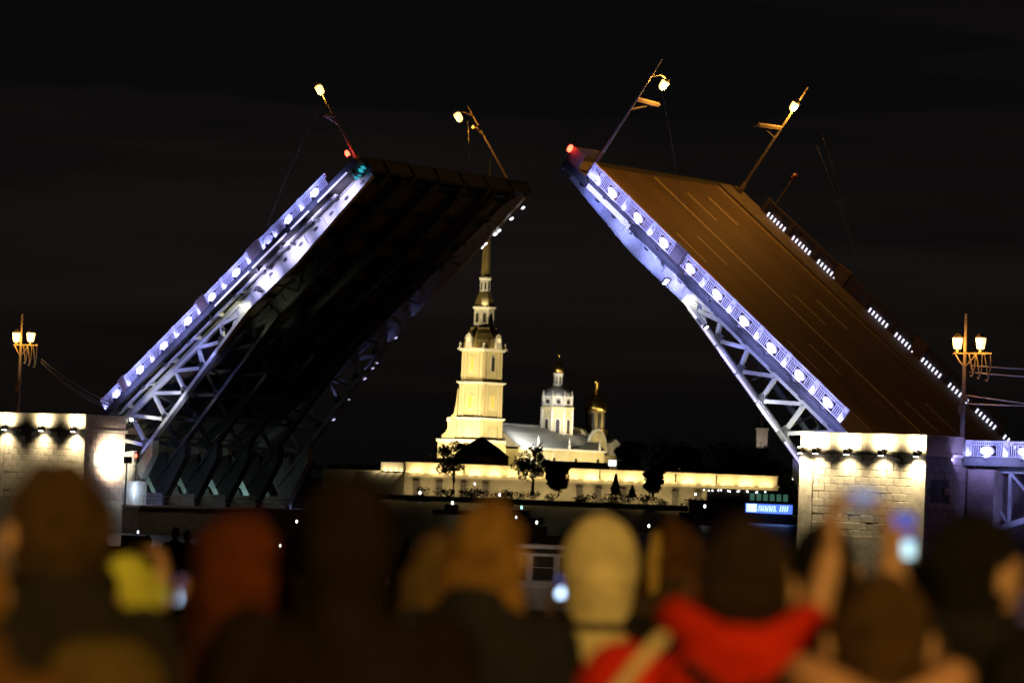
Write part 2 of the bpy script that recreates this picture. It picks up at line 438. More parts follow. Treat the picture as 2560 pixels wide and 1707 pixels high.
        # led strip on the lower chord
        for s0, s1 in ((18.9, 21.2), (15.6, 18.0), (12.2, 15.4), (8.7, 12.0), (5.2, 8.5), (-1.0, 1.0), (1.3, 3.9)):
            B().beam((s0, 1.12, zb(s0)-0.05), (s1, 1.12, zb(s1)-0.05), 0.06, 0.22).build('led_strip', M_ledl, root)
        B().box(tip, tip+0.2, -0.3, 3.6, -1.2, 1.4).box(tip-1.6, tip, -0.34, -0.26, -0.9, 1.5).build('corner_plate', M_walk, root)
        B().box(tip+0.2, tip+1.0, 0.5, 0.6, -1.6, -1.5).box(tip+0.2, tip+0.9, 2.0, 2.1, -1.5, -1.4).box(tip-0.4, tip-0.3, 0, 0.1, -2.4, -1.2).build('lock_bar', M_dsteel, root)
    else:
        m = 4.3
        railing(root, [35.9, 31.5, 22.6, 18.4, 14.2, 9.9, 5.6, 1.3], m, [33.7, 29.25, 27.3, 24.8, 20.5, 16.1, 12.05, 7.75, 3.45, -0.8], [(26.0, 1.9), (16.9, 1.3), (2.75, 0.9)], 0.0, 0.16, -1, fl, 210.0)
        railing(root, [28.1], 2.0, [], [], 0.0, 0.16, -1, fl, 60.0)
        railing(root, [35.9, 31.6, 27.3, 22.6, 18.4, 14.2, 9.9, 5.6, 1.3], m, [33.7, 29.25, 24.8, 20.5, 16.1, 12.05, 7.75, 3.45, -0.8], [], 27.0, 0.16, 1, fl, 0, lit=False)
        for s0, s1 in ((40.8, 36.0), (34.5, 31.5), (30.8, 25.0), (24.4, 18.5)):
            B().box(s0, s1, -0.50, -0.44, -0.62, -0.46).build('led_strip', M_ledl, root)
        cy = B()
        for k in range(4): cy.box(40.6+k*0.42, 40.75+k*0.42, 0.6, 1.1, -1.1+0.1*k, -0.5)
        cy.build('signal_strip', M_cyan, root)
        # far girder floods near the tip; lower down, glowing points stand for glints
        for s in (41.2, 39.3, 37.2, 36.6, 34.9, 34.3, 30.5, 24.6, 23.2, 22.4, 19.0, 15.2, 14.4, 12.8, 9.6, 6.5):
            zz = -2.3 if s > 26 else zb(s)-0.3; k_ = 0.17 if s > 26 else 0.10+0.06*math.sin(s*7)
            h = B().box(s-0.2, s+0.2, 25.75, 26.0, zz, zz+0.3).build('floodlight', M_black, root)
            B().box(s-k_, s+k_, 25.72, 25.98, zz-0.06, zz).build('lens', M_lensw if s > 26 else M_ledl, h)
    return root, fl, tip

LEAVES = {}
for side in 'RL':
    root, fl, tip = make_leaf(side); LEAVES[side] = (root, fl, tip)
    if side == 'R':
        tag(root, 'raised bridge leaf showing its orange lit asphalt roadway with lane markings', 'bridge leaf', 'raised leaves of the drawbridge')
    else:
        tag(root, 'raised bridge leaf showing its dark ribbed underside', 'bridge leaf', 'raised leaves of the drawbridge')
    P = lambda s, wv, z: (s, fl*wv, z)
    # violet floods along the plate girder
    cols = [(0.62, 0.55, 1.0)]*4 if side == 'L' else [BLUE, (0.34, 0.38, 1), (0.32, 0.36, 1), (0.36, 0.36, 1)]
    for k, (s, pw) in enumerate(((38.6, 300), (34.6, 170), (29.8, 300), (24.6, 330)) if side == 'L' else ((35.5, 120), (31.0, 200), (26.6, 220), (23.0, 260))):
        light('SPOT', P(s, -1.7, -1.5), pw*(7.5 if side == 'L' else 6.0), cols[k], root, P(s, 1.5, -1.6), 88, 1.0, 0.3, name='flood')
    # warm flood at the start of the truss, violet floods inside it
    lamp_fix(root, P(23.6, 0.7, -2.2), P(14, 0.9, -3), 0.55)
    light('SPOT', P(22.8, 0.3, -2.2), 1900, (1.0, 0.95, 0.62), root, P(17.0, 1.5, -2.4), 60, 0.8, 0.2)
    lamp_fix(root, P(17.2, 0.7, -2.6), P(10, 0.9, -4), 0.35)
    light('SPOT', P(15.6, -0.6, -3.9), 900, LAV, root, P(11.5, 1.5, -2.4), 85, 0.8, 0.2)
    light('SPOT', P(9.0, -0.9, -5.4), 1100, (0.72, 0.72, 1.0), root, P(6.0, 1.5, -2.8), 90, 0.8, 0.2)
    light('SPOT', P(0.6, -0.9, -4.0), 1800, (1.0, 0.97, 0.72) if side == 'R' else (0.95, 0.92, 0.85), root, P(6.5, 1.5, -3.0), 70, 0.8, 0.2)
    lamp_fix(root, P(1.0, 0.7, -2.4), P(6, -1.0, -4), 0.35)
    light('SPOT', P(-1.0, -0.9, -6.0), 600, LAV, root, P(2.0, 1.5, -3.5), 90, 0.8, 0.2)
    if side == 'R':   # floods lighting the inside of the truss, greenish white
        light('SPOT', P(4.0, 4.0, -5.2), 420, (0.85, 1.0, 0.8), root, P(9.0, 6.3, -2.5), 100, 0.8, 0.2)
    else:
        for s in (21.5, 17.5): light('SPOT', P(s, 3.6, -3.2), 130, (1.0, 0.95, 0.62), root, P(s+1.5, 6.3, -1.8), 90, 0.8, 0.2)
        for s in (8.0, 13.0, 18.0, 22.0): light('SPOT', P(s, 24.3, -3.6), 35, LAV, root, P(s+1.5, 25.5, -2.6), 70, 0.8, 0.1)

def leafpt(side, s, wv, z):
    root, fl, tip = LEAVES[side]
    return root.matrix_world @ Vector((s, fl*wv, z))

# red navigation lights on the tips
for side, s, z, lb in (('R', 39.9, 1.2, 'red signal light on the corner of the right raised leaf'), ('L', 41.6, 1.3, 'red signal light on the corner of the left raised leaf')):
    root, fl, tip = LEAVES[side]
    q = empty('signal_light'); q.matrix_world = root.matrix_world.copy(); q.location = leafpt(side, s, -0.75 if side == 'R' else 0.0, 0.16)
    MB(fl).beam((0, 0, z-0.5), (0, 0.5, z-0.5), 0.08, 0.08).tube([(0, 0, 0), (0, 0, z-0.55)], 0.07).build('post', M_dsteel, q)
    l = MB(fl).lathe([(0.05, z-0.55), (0.2, z-0.45), (0.24, z-0.1), (0.16, z+0.15), (0.03, z+0.22)], 12).build('lens', M_red, q, True)
    MB(fl).lathe([(0.2, z-0.6), (0.22, z-0.52)], 12).build('base_ring', M_dsteel, q)
    light('POINT', (0, 0, z+0.5), 60, (1, 0.04, 0.02), q, radius=0.15)
    tag(q, lb, 'signal light', 'red lights on the leaf tips')

# ------------------------------------------------------------------ street lamps standing on the leaves
def leaf_lamp(side, s, wv, H, arm_h, arm_dw, lan_h, lan_dw, top, label, pw):
    root, fl, tip = LEAVES[side]
    q = empty('street_lamp'); q.matrix_world = root.matrix_world.copy(); q.location = leafpt(side, s, wv, 0.16)
    B = lambda: MB(fl)
    B().tube([(0, 0, 0), (0, 0, H*0.7), (0, 0, H)], 0.17, 8, 0.07).lathe([(0.3, 0), (0.3, 0.5), (0.2, 1.2), (0.17, 1.25)], 8).build('pole', M_pole, q)
    a = B().beam((0, 0, arm_h), (0, arm_dw, arm_h-0.15), 0.3, 0.32)
    a.beam((0, 0, arm_h-1.2), (0, arm_dw*0.8, arm_h-0.2), 0.1, 0.1).build('bracket_arm', M_pole, q)
    ins = B()
    for k in range(3): ins.tube([(0, arm_dw*(0.7+0.12*k), arm_h-0.1), (0.5, arm_dw*(0.7+0.12*k), arm_h-0.7)], 0.06, 6)
    ins.build('wire_hanger', M_pole, q)
    if abs(lan_dw) > 0.6:
        B().tube([(0, 0, lan_h+0.6), (0, lan_dw*0.5, lan_h+1.0), (0, lan_dw, lan_h+0.6)], 0.07, 6).build('lantern_arm', M_pole, q)
    la = B().lathe([(0.16, lan_h-0.5), (0.34, lan_h-0.3), (0.38, lan_h+0.35), (0.2, lan_h+0.5)], 10, (0, lan_dw)).build('lantern', M_glow, q)
    B().lathe([(0.40, lan_h+0.5), (0.22, lan_h+0.72), (0.05, lan_h+0.85)], 10, (0, lan_dw)).build('lantern_cap', M_pole, la)
    light('POINT', (-0.9, fl*lan_dw, lan_h-0.2) if True else None, pw, SODIUM, q, radius=0.3)
    tag(q, label, 'street lamp', 'street lamps standing on the raised leaves')
leaf_lamp('R', 37.6, 0.9, 13.2, 8.6, 3.6, 10.6, 2.5, 0, 'tilted street lamp beside the red light of the right leaf', 3600)
leaf_lamp('R', 38.6, 26.3, 13.0, 8.0, -3.8, 10.6, -0.2, 0, 'tilted street lamp farthest right, at the far edge of the roadway leaf', 4400)
leaf_lamp('L', 41.8, 0.8, 10.5, 6.0, -1.9, 9.4, -0.1, 0, 'tilted street lamp at the left corner of the dark underside leaf', 1500)
leaf_lamp('L', 41.0, 26.3, 11.8, 8.8, -1.2, 9.8, -2.8, 0, 'tilted street lamp at the right corner of the dark underside leaf', 1700)

# ------------------------------------------------------------------ piers
SB_CACHE = {}
def stone_mesh(L, h, d=0.12):
    k = (round(L, 3), round(h, 3))
    if k not in SB_CACHE:
        c = 0.035
        vs = [(x, y, z) for y, i in ((0.0, 0), (-d+0.03, 0), (-d, c)) for x, z in ((-L/2+i, i), (L/2-i, i), (L/2-i, h-i), (-L/2+i, h-i))]
        fs = [(8, 9, 10, 11)]+[(a*4+j, a*4+(j+1) % 4, (a+1)*4+(j+1) % 4, (a+1)*4+j) for a in (0, 1) for j in range(4)]
        SB_CACHE[k] = MB().add(vs, fs).mesh('stone_block', M_stone)
    return SB_CACHE[k]

def course_wall(parent, x0, x1, y, z0, z1, rows, per, rz=0.0, org=(0, 0), rnd=random):
    """stone blocks on a wall lying in the local plane y, facing -y (turned by rz about org)"""
    h = (z1-z0)/rows; gap = 0.03
    rot = Matrix.Rotation(rz, 4, 'Z')
    L = (x1-x0)/per
    for r in range(rows):
        xs = [x0+L*k for k in range(per+1)] if r % 2 == 0 else [x0]+[x0+L*(k+0.5) for k in range(per)]+[x1]
        for a, b in zip(xs[:-1], xs[1:]):
            o = link('stone_block', stone_mesh(b-a-gap, h-gap), parent)
            p = rot @ Vector(((a+b)/2, y+rnd.uniform(-0.015, 0.02), z0+r*h)); p.x += org[0]; p.y += org[1]
            o.location = p; o.rotation_euler = (0, 0, rz)

def tower(name, label, A0, A1, lampx, seam_dark):
    """near tower of a pier: local x along the bridge, y across, from w=-6 to w=-0.3"""
    q = empty(name, bpt(A0, -6.0, 0), BR_RZ); W = A1-A0
    MB().box(0.1, W-0.1, 0.14, 5.7, -3, 10.55).build('core', M_core, q)
    course_wall(q, 1.35, W-1.35, 0.14, 3.4, 10.5, 11, 8)
    for x0, x1 in ((0.0, 1.33), (W-1.33, W)):
        MB().box(x0, x1, -0.08, 0.3, 3.4, 10.5).build('pilaster', M_stone, q)
    MB().box(-0.02, W+0.02, -0.1, 5.75, -3, 3.37).build('plinth', M_stone, q)
    MB().box(-0.2, W+0.2, -0.26, 5.85, 10.5, 10.78).build('ledge', M_stone, q)
    # parapet of large slabs
    n = 4; L = W/n
    for k in range(n):
        MB().box(k*L+0.02, (k+1)*L-0.02, -0.05, 0.5, 10.78, 12.1).build('parapet_slab', M_stone, q)
    MB().box(-0.06, W+0.06, -0.14, 0.58, 12.1, 12.3).build('coping', M_stone, q)
    MB().box(W-0.5, W+0.02, 0.5, 5.7, 10.78, 12.1).box(W-0.58, W+0.08, 0.58, 5.75, 12.1, 12.3).build('side_parapet', M_stone2, q)
    MB().box(0, 0.5, 0.5, 5.7, 10.78, 12.1).box(-0.08, 0.58, 0.58, 5.75, 12.1, 12.3).build('side_parapet', M_stone2, q)
    MB().box(0.1, W-0.1, 0.5, 5.6, 10.56, 10.9).build('top_slab', M_walk, q)
    # side wall towards +x, pinkish stone
    hh = (10.5-3.4)/11
    for r in range(11):
        xs = [0.02, 1.5, 3.0, 4.4, 5.68] if r % 2 == 0 else [0.02, 0.8, 2.2, 3.7, 5.1, 5.68]
        for a, b in zip(xs[:-1], xs[1:]):
            if r in (5, 6, 7) and a < 2.3 and b > 1.2: continue
            o = link('stone_block', SB2(b-a-0.03, hh-0.03), q); o.location = (W-0.1, (a+b)/2, 3.4+r*hh); o.rotation_euler = (0, 0, R(90))
    MB().box(W-0.12, W-0.05, 1.3, 2.1, 6.8, 8.5).build('side_window', M_black, q)
    # up and down lights on the ledge
    for x in lampx:
        edge = x < 1.0 or x > W-1.6
        h = MB().box(x-0.2, x+0.2, -0.75, -0.3, 10.45, 11.0).box(x-0.06, x+0.06, -0.4, 0.0, 10.6, 10.75).build('spotlight', M_black, q)
        MB().box(x-0.15, x+0.15, -0.70, -0.35, 10.40, 10.45).build('lens', M_lens, h)
        light('SPOT', (x, -0.95, 11.06), 1900, WARM, q, (x, 0.0, 11.75), 150, 1.0, 0.15)
        light('SPOT', (x, -0.85, 10.36), 3000 if edge else 1500, WARM, q, (x, 0.0, 7.2), 125, 1.0, 0.12)
    tag(q, label, 'bridge tower', 'stone towers of the drawbridge piers')
    return q, W
SB2C = {}
def SB2(L, h):
    k = (round(L, 3), round(h, 3))
    if k not in SB2C:
        m = stone_mesh(L, h).copy(); m.materials.clear(); m.materials.append(M_stone2); SB2C[k] = m
    return SB2C[k]

tR, WR = tower('bridge_tower', 'square stone tower with warm spotlights beside the roadway leaf', 0.3, 13.1, (0.3, 1.9, 5.1, 8.6, 12.1), 0)
tL, WL = tower('bridge_tower', 'stone tower at the left edge with a glaring floodlight on its side', -104.2, -90.2, (1.8, 7.6, 12.6), 0)
# glaring floodlights beside the left tower
fl_ = empty('floodlight', bpt(-87.6, -2.4, 2.9), BR_RZ)
MB().tube([(0, 0, 0), (0, 0, 4.6)], 0.09).build('post', M_dsteel, fl_)
MB().beam((-0.1, 0, 4.8), (0.3, 0, 4.8), 0.9, 0.7).build('housing', M_black, fl_)
MB().box(-0.16, -0.1, -0.42, 0.42, 4.5, 5.1).build('lens', M_lens, fl_)
light('SPOT', (-0.4, 0, 4.8), 8500, (1.0, 0.84, 0.6), fl_, (-2.2, 0.2, 4.9), 120, 0.8, 0.3)
tag(fl_, 'floodlight on a post glaring at the side of the left tower', 'floodlight')
# signal with red lamp by the left tower
sg = empty('traffic_signal', bpt(-88.9, 0.2, 2.9), BR_RZ)
MB().tube([(0, 0, 0), (0, 0, 5.6)], 0.08).build('post', M_dsteel, sg)
MB().box(-0.2, 0.2, -0.15, 0.2, 4.6, 5.7).build('housing', M_black, sg)
MB().lathe([(0.18, -0.03), (0.2, 0.02), (0.1, 0.1)], 12).build('lens', M_red, sg).matrix_local = Matrix.Translation((0.1, -0.17, 5.3)) @ Matrix.Rotation(R(90), 4, 'X')
tag(sg, 'red signal lamp beside the glaring floodlight of the left tower', 'signal')

# left pier: machine chamber below the leaf
M_conc = mat('chamber_wall', (0.20, 0.25, 0.24), 0.8, 0, 0.3, 0.5, 0.3)
ch = empty('pier_chamber', bpt(-104, -0.2, 0), BR_RZ)
MB().box(0, 16.2, 0.0, 29.5, -3, 2.75).box(-0.2, 16.5, -0.2, 29.8, 2.75, 3.0).build('platform', M_stone2, ch)
MB().box(0.0, 0.6, 0.0, 29.5, 3.0, 10.4).build('back_wall', M_conc, ch)
for k in range(7):
    y0 = 0.2+k*4.8
    MB().prism([(0.6, 3.0), (8.5, 3.0), (7.2, 5.0), (4.5, 6.2), (2.4, 8.0), (0.6, 9.0)], y0-0.25, y0+0.25, 'y').build('rib_wall', M_conc, ch)
for k in range(6):
    MB().box(9.0, 13.5, 1.2+k*4.8, 1.35+k*4.8, 3.0, 4.3).box(11.0, 12.4, 2.4+k*4.8, 3.4+k*4.8, 3.0, 3.9+0.3*(k % 3)).build('machinery', M_steel, ch)
MB().box(13.6, 15.2, 0.1, 2.0, 3.0, 5.5).build('control_cabin', mat('cabin_white', (0.7, 0.75, 0.8), 0.4), ch)
rl = MB()
for k in range(20): rl.tube([(16.0, 0.8+k*1.5, 3.0), (16.0, 0.8+k*1.5, 4.0)], 0.03, 5)
rl.tube([(16.0, 0.5, 4.0), (16.0, 29.2, 4.0)], 0.035, 5).tube([(16.0, 0.5, 3.5), (16.0, 29.2, 3.5)], 0.025, 5).build('guard_rail', M_steel, ch)
for k in range(6):
    lp = MB().box(3.2, 3.4, 2.2+k*4.8, 3.0+k*4.8, 4.9, 5.1).build('tube_lamp', M_lensw, ch)
    light('POINT', (3.6, 2.6+k*4.8, 4.4), (70, 100, 90, 60, 100, 150)[k], (0.70, 1.0, 0.95), ch, radius=0.25)
light('POINT', (15.9, -0.4, 4.6), 140, (0.75, 0.85, 1.0), ch, radius=0.15)
light('POINT', (13.0, 26.5, 4.2), 60, (0.4, 0.45, 1.0), ch, radius=0.15)
light('POINT', (14.0, 3.6, 3.6), 35, (0.3, 0.35, 1.0), ch, radius=0.1)
tag(ch, 'teal lit machine chamber under the dark leaf with sloping tail arms', 'bridge pier')
# right pier body and approach spans
rp_ = empty('river_pier', bpt(4.2, -0.2, 0), BR_RZ)
MB().box(0, 8.8, 0, 29, -3, 10.2).build('pier_wall', M_stone2, rp_)
MB().box(0.1, 8.9, 4.1, 24.3, 10.2, 10.6).build('roadway', M_asphalt, rp_)
MB().box(0.1, 8.9, 0.0, 4.08, 10.2, 10.75).box(0.1, 8.9, 24.32, 29.0, 10.2, 10.75).build('sidewalk', M_walk, rp_)
tag(rp_, 'dark pier behind the right stone tower carrying the foot of the roadway leaf', 'bridge pier')
def approach(A0, A1, label, lit):
    q = empty('approach_span', bpt(A0, 0, 0), BR_RZ); W = A1-A0
    MB().box(0, W, 3.9, 24.1, 10.1, 10.5).build('roadway', M_asphalt, q)
    for y0, y1 in ((-0.3, 3.88), (24.12, 27.3)): MB().box(0, W, y0, y1, 10.05, 10.6).build('sidewalk', M_walk, q)
    MB().box(0, W, -0.4, -0.3, 9.9, 10.65).build('fascia', M_dsteel, q)
    if lit:
        m = 3.7; cs = [2.1+m*k for k in range(5)]
        railing(q, cs, m, [c-m/2 for c in cs]+[cs[-1]+m/2], [], 0.0, 10.6, -1, 1, 190.0)
    # arched side girder with lattice
    nseg = 14; lo = lambda x: 3.6+5.0*(1-(2*x/W-1)**2)
    for wv in (1.5, 25.5):
        g = MB().beam((0, wv, 9.6), (W, wv, 9.6), 0.4, 0.5).build('arch_truss', M_steel, q)
        for k in range(nseg):
            xa, xb = W*k/nseg, W*(k+1)/nseg
            MB().beam((xa, wv, lo(xa)), (xb, wv, lo(xb)), 0.5, 0.5).build('arch_rib', M_steel, g)
            MB().beam((xb, wv, lo(xb)), (xb, wv, 9.4), 0.25, 0.25).build('arch_post', M_steel, g)
            MB().beam((xa, wv, 9.4), (xb, wv, lo(xb)), 0.22, 0.22).build('arch_diagonal', M_steel, g)
    if lit:
        MB().box(0, 2.6, 0.4, 27, -3, 9.6).build('abutment', M_stone2, q)
        light('SPOT', (6.5, -1.2, 4.2), 420, LAV, q, (2.8, 1.0, 7.5), 80, 0.8, 0.2)
        light('SPOT', (9.0, -1.5, 5.0), 300, LAV, q, (5.5, 1.5, 7.5), 80, 0.8, 0.2)
        lamp_fix(q, (6.0, 0.6, 8.2), (4.0, -2, 7.0), 0.35)
    tag(q, label, 'bridge span')
approach(13.3, 63, 'bridge span right of the right stone tower with a violet lit railing', True)
approach(-150, -104.4, 'dark bridge span left of the left tower', False)
# ------------------------------------------------------------------ quay lamps on the bridge by the towers
def quay_lamp(A, wd, z, label, pw, dirx):
    q = empty('street_lamp', bpt(A, wd, z), BR_RZ)
    MB().tube([(0, 0, 0), (0, 0, 6), (0, 0, 12.2)], 0.22, 10, 0.10).lathe([(0.42, 0), (0.42, 0.6), (0.28, 1.5), (0.24, 1.6)], 10).build('pole', M_pole, q)
    MB().beam((-1.15, 0, 8.8), (2.7, 0, 8.8), 0.12, 0.14).tube([(-1.0, 0, 8.85), (-0.5, 0, 8.1), (-0.1, 0, 7.7)], 0.06, 6).tube([(1.2, 0, 8.85), (0.6, 0, 8.1), (0.1, 0, 7.7)], 0.06, 6).build('cross_arm', M_pole, q)
    for x in (-0.75, 1.55):
        l = MB().lathe([(0.22, 9.15), (0.32, 9.2), (0.46, 10.05), (0.40, 10.12)], 8, (x, 0)).build('lantern', M_glow, q)
        MB().lathe([(0.5, 10.12), (0.3, 10.35), (0.06, 10.55)], 8, (x, 0)).build('lantern_cap', M_pole, l)
        MB().lathe([(0.16, 8.85), (0.12, 9.15)], 8, (x, 0)).build('lantern_socket', M_pole, l)
        light('POINT', (x, -0.9, 9.5), pw, SODIUM, q, radius=0.3)
    for x, h in ((0.75, 2.0), (1.45, 2.2), (2.3, 2.4)):
        MB().tube([(x-0.35+0.3*math.sin(k*math.pi/10)*1.0+0.02*k, 0, 8.8-h*math.sin(k*math.pi/10*0.62)/1.0) for k in range(11)], 0.055, 6).tube([(x+0.3, 0, 8.8), (x+0.28, 0, 8.8-h*0.6), (x+0.1, 0, 8.8-h*0.93)], 0.045, 6).build('wire_loop', M_pole, q)
    MB().box(-0.3, 0.3, -0.3, -0.1, 3.6, 4.4).box(0.15, 0.55, -0.28, -0.15, 4.6, 5.0).build('junction_box', M_pole, q)
    tag(q, label, 'street lamp', 'two armed street lamps beside the bridge towers')
quay_lamp(12.9, -0.1, 10.7, 'two lantern street lamp between the right tower and the violet railing', 700, 1)
quay_lamp(-104.3, -3.0, 10.9, 'two lantern street lamp above the left stone tower', 700, 1)
# overhead wire spans
def wires(name, label, pts, r=0.035, mat_=None):
    root_ = empty(name, pts[0][0])
    for p, q, sag in pts:
        p, q = Vector(p)-root_.location, Vector(q)-root_.location
        MB().tube([p.lerp(q, k/12)-ZX*sag*4*(k/12)*(1-k/12) for k in range(13)], r, 5).build('wire', mat_ or M_pole, root_)
    return tag(root_, label, 'wires')
wires('overhead_wires', 'slack overhead wires sloping from the left street lamp down to the leaf',
      [(bpt(-101.2, -2.8, 17.9), bpt(-91.8, -0.2, 13.2), 0.7), (bpt(-101.0, -2.9, 18.2), bpt(-91.6, -0.2, 13.5), 0.55), (bpt(-100.6, -2.9, 17.6), bpt(-91.9, -0.2, 13.0), 0.8)], 0.06)
wires('overhead_wires', 'level tram wires and hangers right of the right street lamp',
      [(bpt(13.2, 0.2, 17.9), bpt(22, 3, 17.6), 0.1), (bpt(13.2, 0.2, 18.5), bpt(22, 3, 18.4), 0.15), (bpt(13.2, 0.2, 15.2), bpt(22, 3, 15.3), 0.1), (bpt(13.0, 0.2, 15.9), bpt(22, 3, 14.9), 0.0)], 0.05)
for side, pts, lb in (('R', [((34, 26.5, 9.2), (20, 25.5, 2.2)), ((34.5, 26.8, 10.4), (21, 26, 2.4)), ((36, 1.2, 11), (30, 5, 3.0))], 'thin loose wires hanging from the lamps of the roadway leaf'),
                      ('L', [((41, 0.5, 8), (29, -0.2, 2.0)), ((41.2, 24.5, 9.5), (40.0, 20, 0.3))], 'thin loose wires hanging from the lamps of the dark leaf')):
    wires('overhead_wires', lb, [(leafpt(side, *p), leafpt(side, *q_), -0.6) for p, q_ in pts], 0.016)
# wire balancing post near the tip of the roadway leaf and trolley sign
root, fl, tip = LEAVES['R']
q = empty('warning_post'); q.matrix_world = root.matrix_world.copy(); q.location = leafpt('R', 34.6, 27.0, 1.6)
MB(fl).tube([(0, 0, 0), (0, 0, 3.2)], 0.07).build('post', M_pole, q)
MB(fl).lathe([(0.12, 3.2), (0.26, 3.3), (0.26, 3.7), (0.1, 3.85)], 10).build('head', mat('dull_red', (0.12, 0.03, 0.03), 0.5), q)
tag(q, 'short tilted post with dull red head on the far edge of the roadway leaf', 'signal post')

# ------------------------------------------------------------------ fortress wall
D_W = 1040.0
M_fort  = mat('fortress_stone', (0.42, 0.38, 0.28), 0.85, 0, 0.25, 0.12, 0.3)
M_fort2 = mat('fortress_plaster', (0.55, 0.50, 0.36), 0.85, 0, 0.12, 0.1)
xw = lambda u: at(u, 1180, D_W).x
fw = empty('fortress_wall', (0, D_W, 1.2))
x0, x1, xc = xw(948), xw(1946), xw(1012)
MB().prism([(xc, 0), (x1, 0), (x1, 30), (xc-28, 30)], 0, 7.2).build('lower_wall', M_fort, fw)
MB().prism([(xc-28, 26), (xc-27, 30), (x0, 30), (x0, 12)], 0, 7.2).build('lower_wall', M_fort, fw)
MB().prism([(xc, -0.7), (x1+0.5, -0.7), (x1+0.5, 2), (xc, 2)], 7.2, 7.7).build('cordon', M_fort, fw)
MB().prism([(x0, 11.4), (xc-28, 25.4), (xc-28, 27), (x0, 14)], 7.2, 7.7).build('cordon', M_fort, fw)
seg = [xc, xw(1160), xw(1330), xw(1500), xw(1612), xw(1690), xw(1792), x1]
for a, b in zip(seg[:-1], seg[1:]):
    MB().box(a+0.2, b-0.2, 0.3, 2.2, 7.7, 10.6).box(a+0.05, b-0.05, 0.05, 2.4, 10.6, 10.9).build('parapet_panel', M_fort2, fw)
MB().prism([(x0, 12.4), (xc-1, 0.6), (xc-0.4, 3), (x0, 15)], 7.7, 10.6).build('parapet_panel', M_fort2, fw)
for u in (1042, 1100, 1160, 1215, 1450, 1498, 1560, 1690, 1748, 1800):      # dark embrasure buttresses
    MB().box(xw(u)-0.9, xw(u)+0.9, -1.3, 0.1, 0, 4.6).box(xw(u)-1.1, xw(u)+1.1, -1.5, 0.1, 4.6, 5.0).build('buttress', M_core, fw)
n = 19
for k in range(n):
    x = xc+4+(x1-xc-8)*k/(n-1)
    b = MB().box(x-1.2, x+1.2, -1.9, -1.55, 7.3, 7.5).box(x-0.1, x+0.1, -1.6, -0.6, 7.3, 7.4).build('light_bar', M_black, fw)
    light('AREA', (x, -1.7, 7.56), 560+160*math.sin(k*2.3), (1.0, 0.72, 0.30), fw, (x, 0.6, 9.6), size=(3.5, 0.3), name='bar_light')
for k in range(12):
    x = xc+4+(x1-xc-8)*k/11
    light('AREA', (x, -7, 0.3), 750, (1.0, 0.74, 0.34), fw, (x, 0, 4.5), size=(6, 0.4), name='ground_light')
for k in range(4):
    x = x0+(xc-x0)*(k+0.5)/4; yy = 12.4+(0.6-12.4)*(k+0.5)/4
    light('AREA', (x, yy-1.8, 7.6), 420, WARM, fw, (x, yy+0.4, 9.6), size=(8, 0.3), name='bar_light')
tag(fw, 'long fortress wall with a bright lit parapet across the river', 'fortress wall')

# ------------------------------------------------------------------ cathedral
D_C = 1130.0
CR = R(48.7)
c0 = at(1196, 1140, D_C); c0.z = 3.0
ca = empty('cathedral', c0, CR)
M_cath  = mat('cathedral_stucco', (0.60, 0.51, 0.27), 0.85, 0, 0.10, 0.15)
M_trim  = mat('cathedral_trim', (0.72, 0.68, 0.58), 0.8, 0, 0.06, 0.2)
M_pil   = mat('cathedral_pilaster', (0.66, 0.55, 0.33), 0.85, 0, 0.08, 0.2)
M_tin   = mat('tin_roof', (0.36, 0.36, 0.34), 0.5, 0.2, 0.15, 0.2)
M_gold  = mat('gilding', (0.70, 0.46, 0.12), 0.28, 1.0, 0.1, 0.5)
M_dgold = mat('weathered_gilding', (0.34, 0.25, 0.09), 0.5, 0.15, 0.2, 0.3)
M_pane  = mat('dark_pane', (0.05, 0.045, 0.04), 0.3)
M_wlit  = mat('lit_opening', (0.5, 0.35, 0.1), emit=(1.0, 0.42, 0.05), estr=0.75, sample=False)
M_clkl  = mat('clock_glow', (0.6, 0.5, 0.3), emit=(1.0, 0.75, 0.35), estr=0.9, sample=False)
M_clock = mat('clock_face', (0.55, 0.45, 0.25), 0.5)
HT = 5.35
def sq(hs, z0, z1): return MB().box(-hs, hs, -hs, hs, z0, z1)
def cornice(z, hs, d=0.7, h=0.8, par=ca): return sq(hs+d*0.5, z-h, z-h*0.5).box(-hs-d, hs+d, -hs-d, hs+d, z-h*0.5, z).build('cornice', M_trim, par)
# local heights are above the ground at z=3
t1 = sq(HT+0.35, 0, 26).build('tower_tier', M_cath, ca); t2 = sq(HT+0.1, 26, 38.6).build('tower_tier', M_cath, ca); t3 = sq(HT-0.25, 38.6, 50.4).build('tower_tier', M_cath, ca)
cornice(26, HT+0.35); cornice(38.6, HT+0.1, 0.8); cornice(50.4, HT-0.25, 1.2, 1.0)
for zz0, zz1, hs in ((12, 25, HT+0.35), (26.2, 37.6, HT+0.1), (39.8, 49.4, HT-0.25)):     # corner pilasters
    for sx in (-1, 1):
        for sy in (-1, 1):
            for off in (0.75, 2.2):
                MB().box(sx*(hs-off)-0.45, sx*(hs-off)+0.45, sy*hs-0.22, sy*hs+0.22, zz0, zz1).build('pilaster', M_pil, ca)
                MB().box(sx*hs-0.22, sx*hs+0.22, sy*(hs-off)-0.45, sy*(hs-off)+0.45, zz0, zz1).build('pilaster', M_pil, ca)
for sx in (-1, 1):
    for sy in (-1, 1): MB().lathe([(0.5, 50.4), (0.65, 51.0), (0.35, 51.6), (0.5, 52.1), (0.1, 52.8)], 8, (sx*(HT+0.2), sy*(HT+0.2))).build('vase', M_trim, ca)
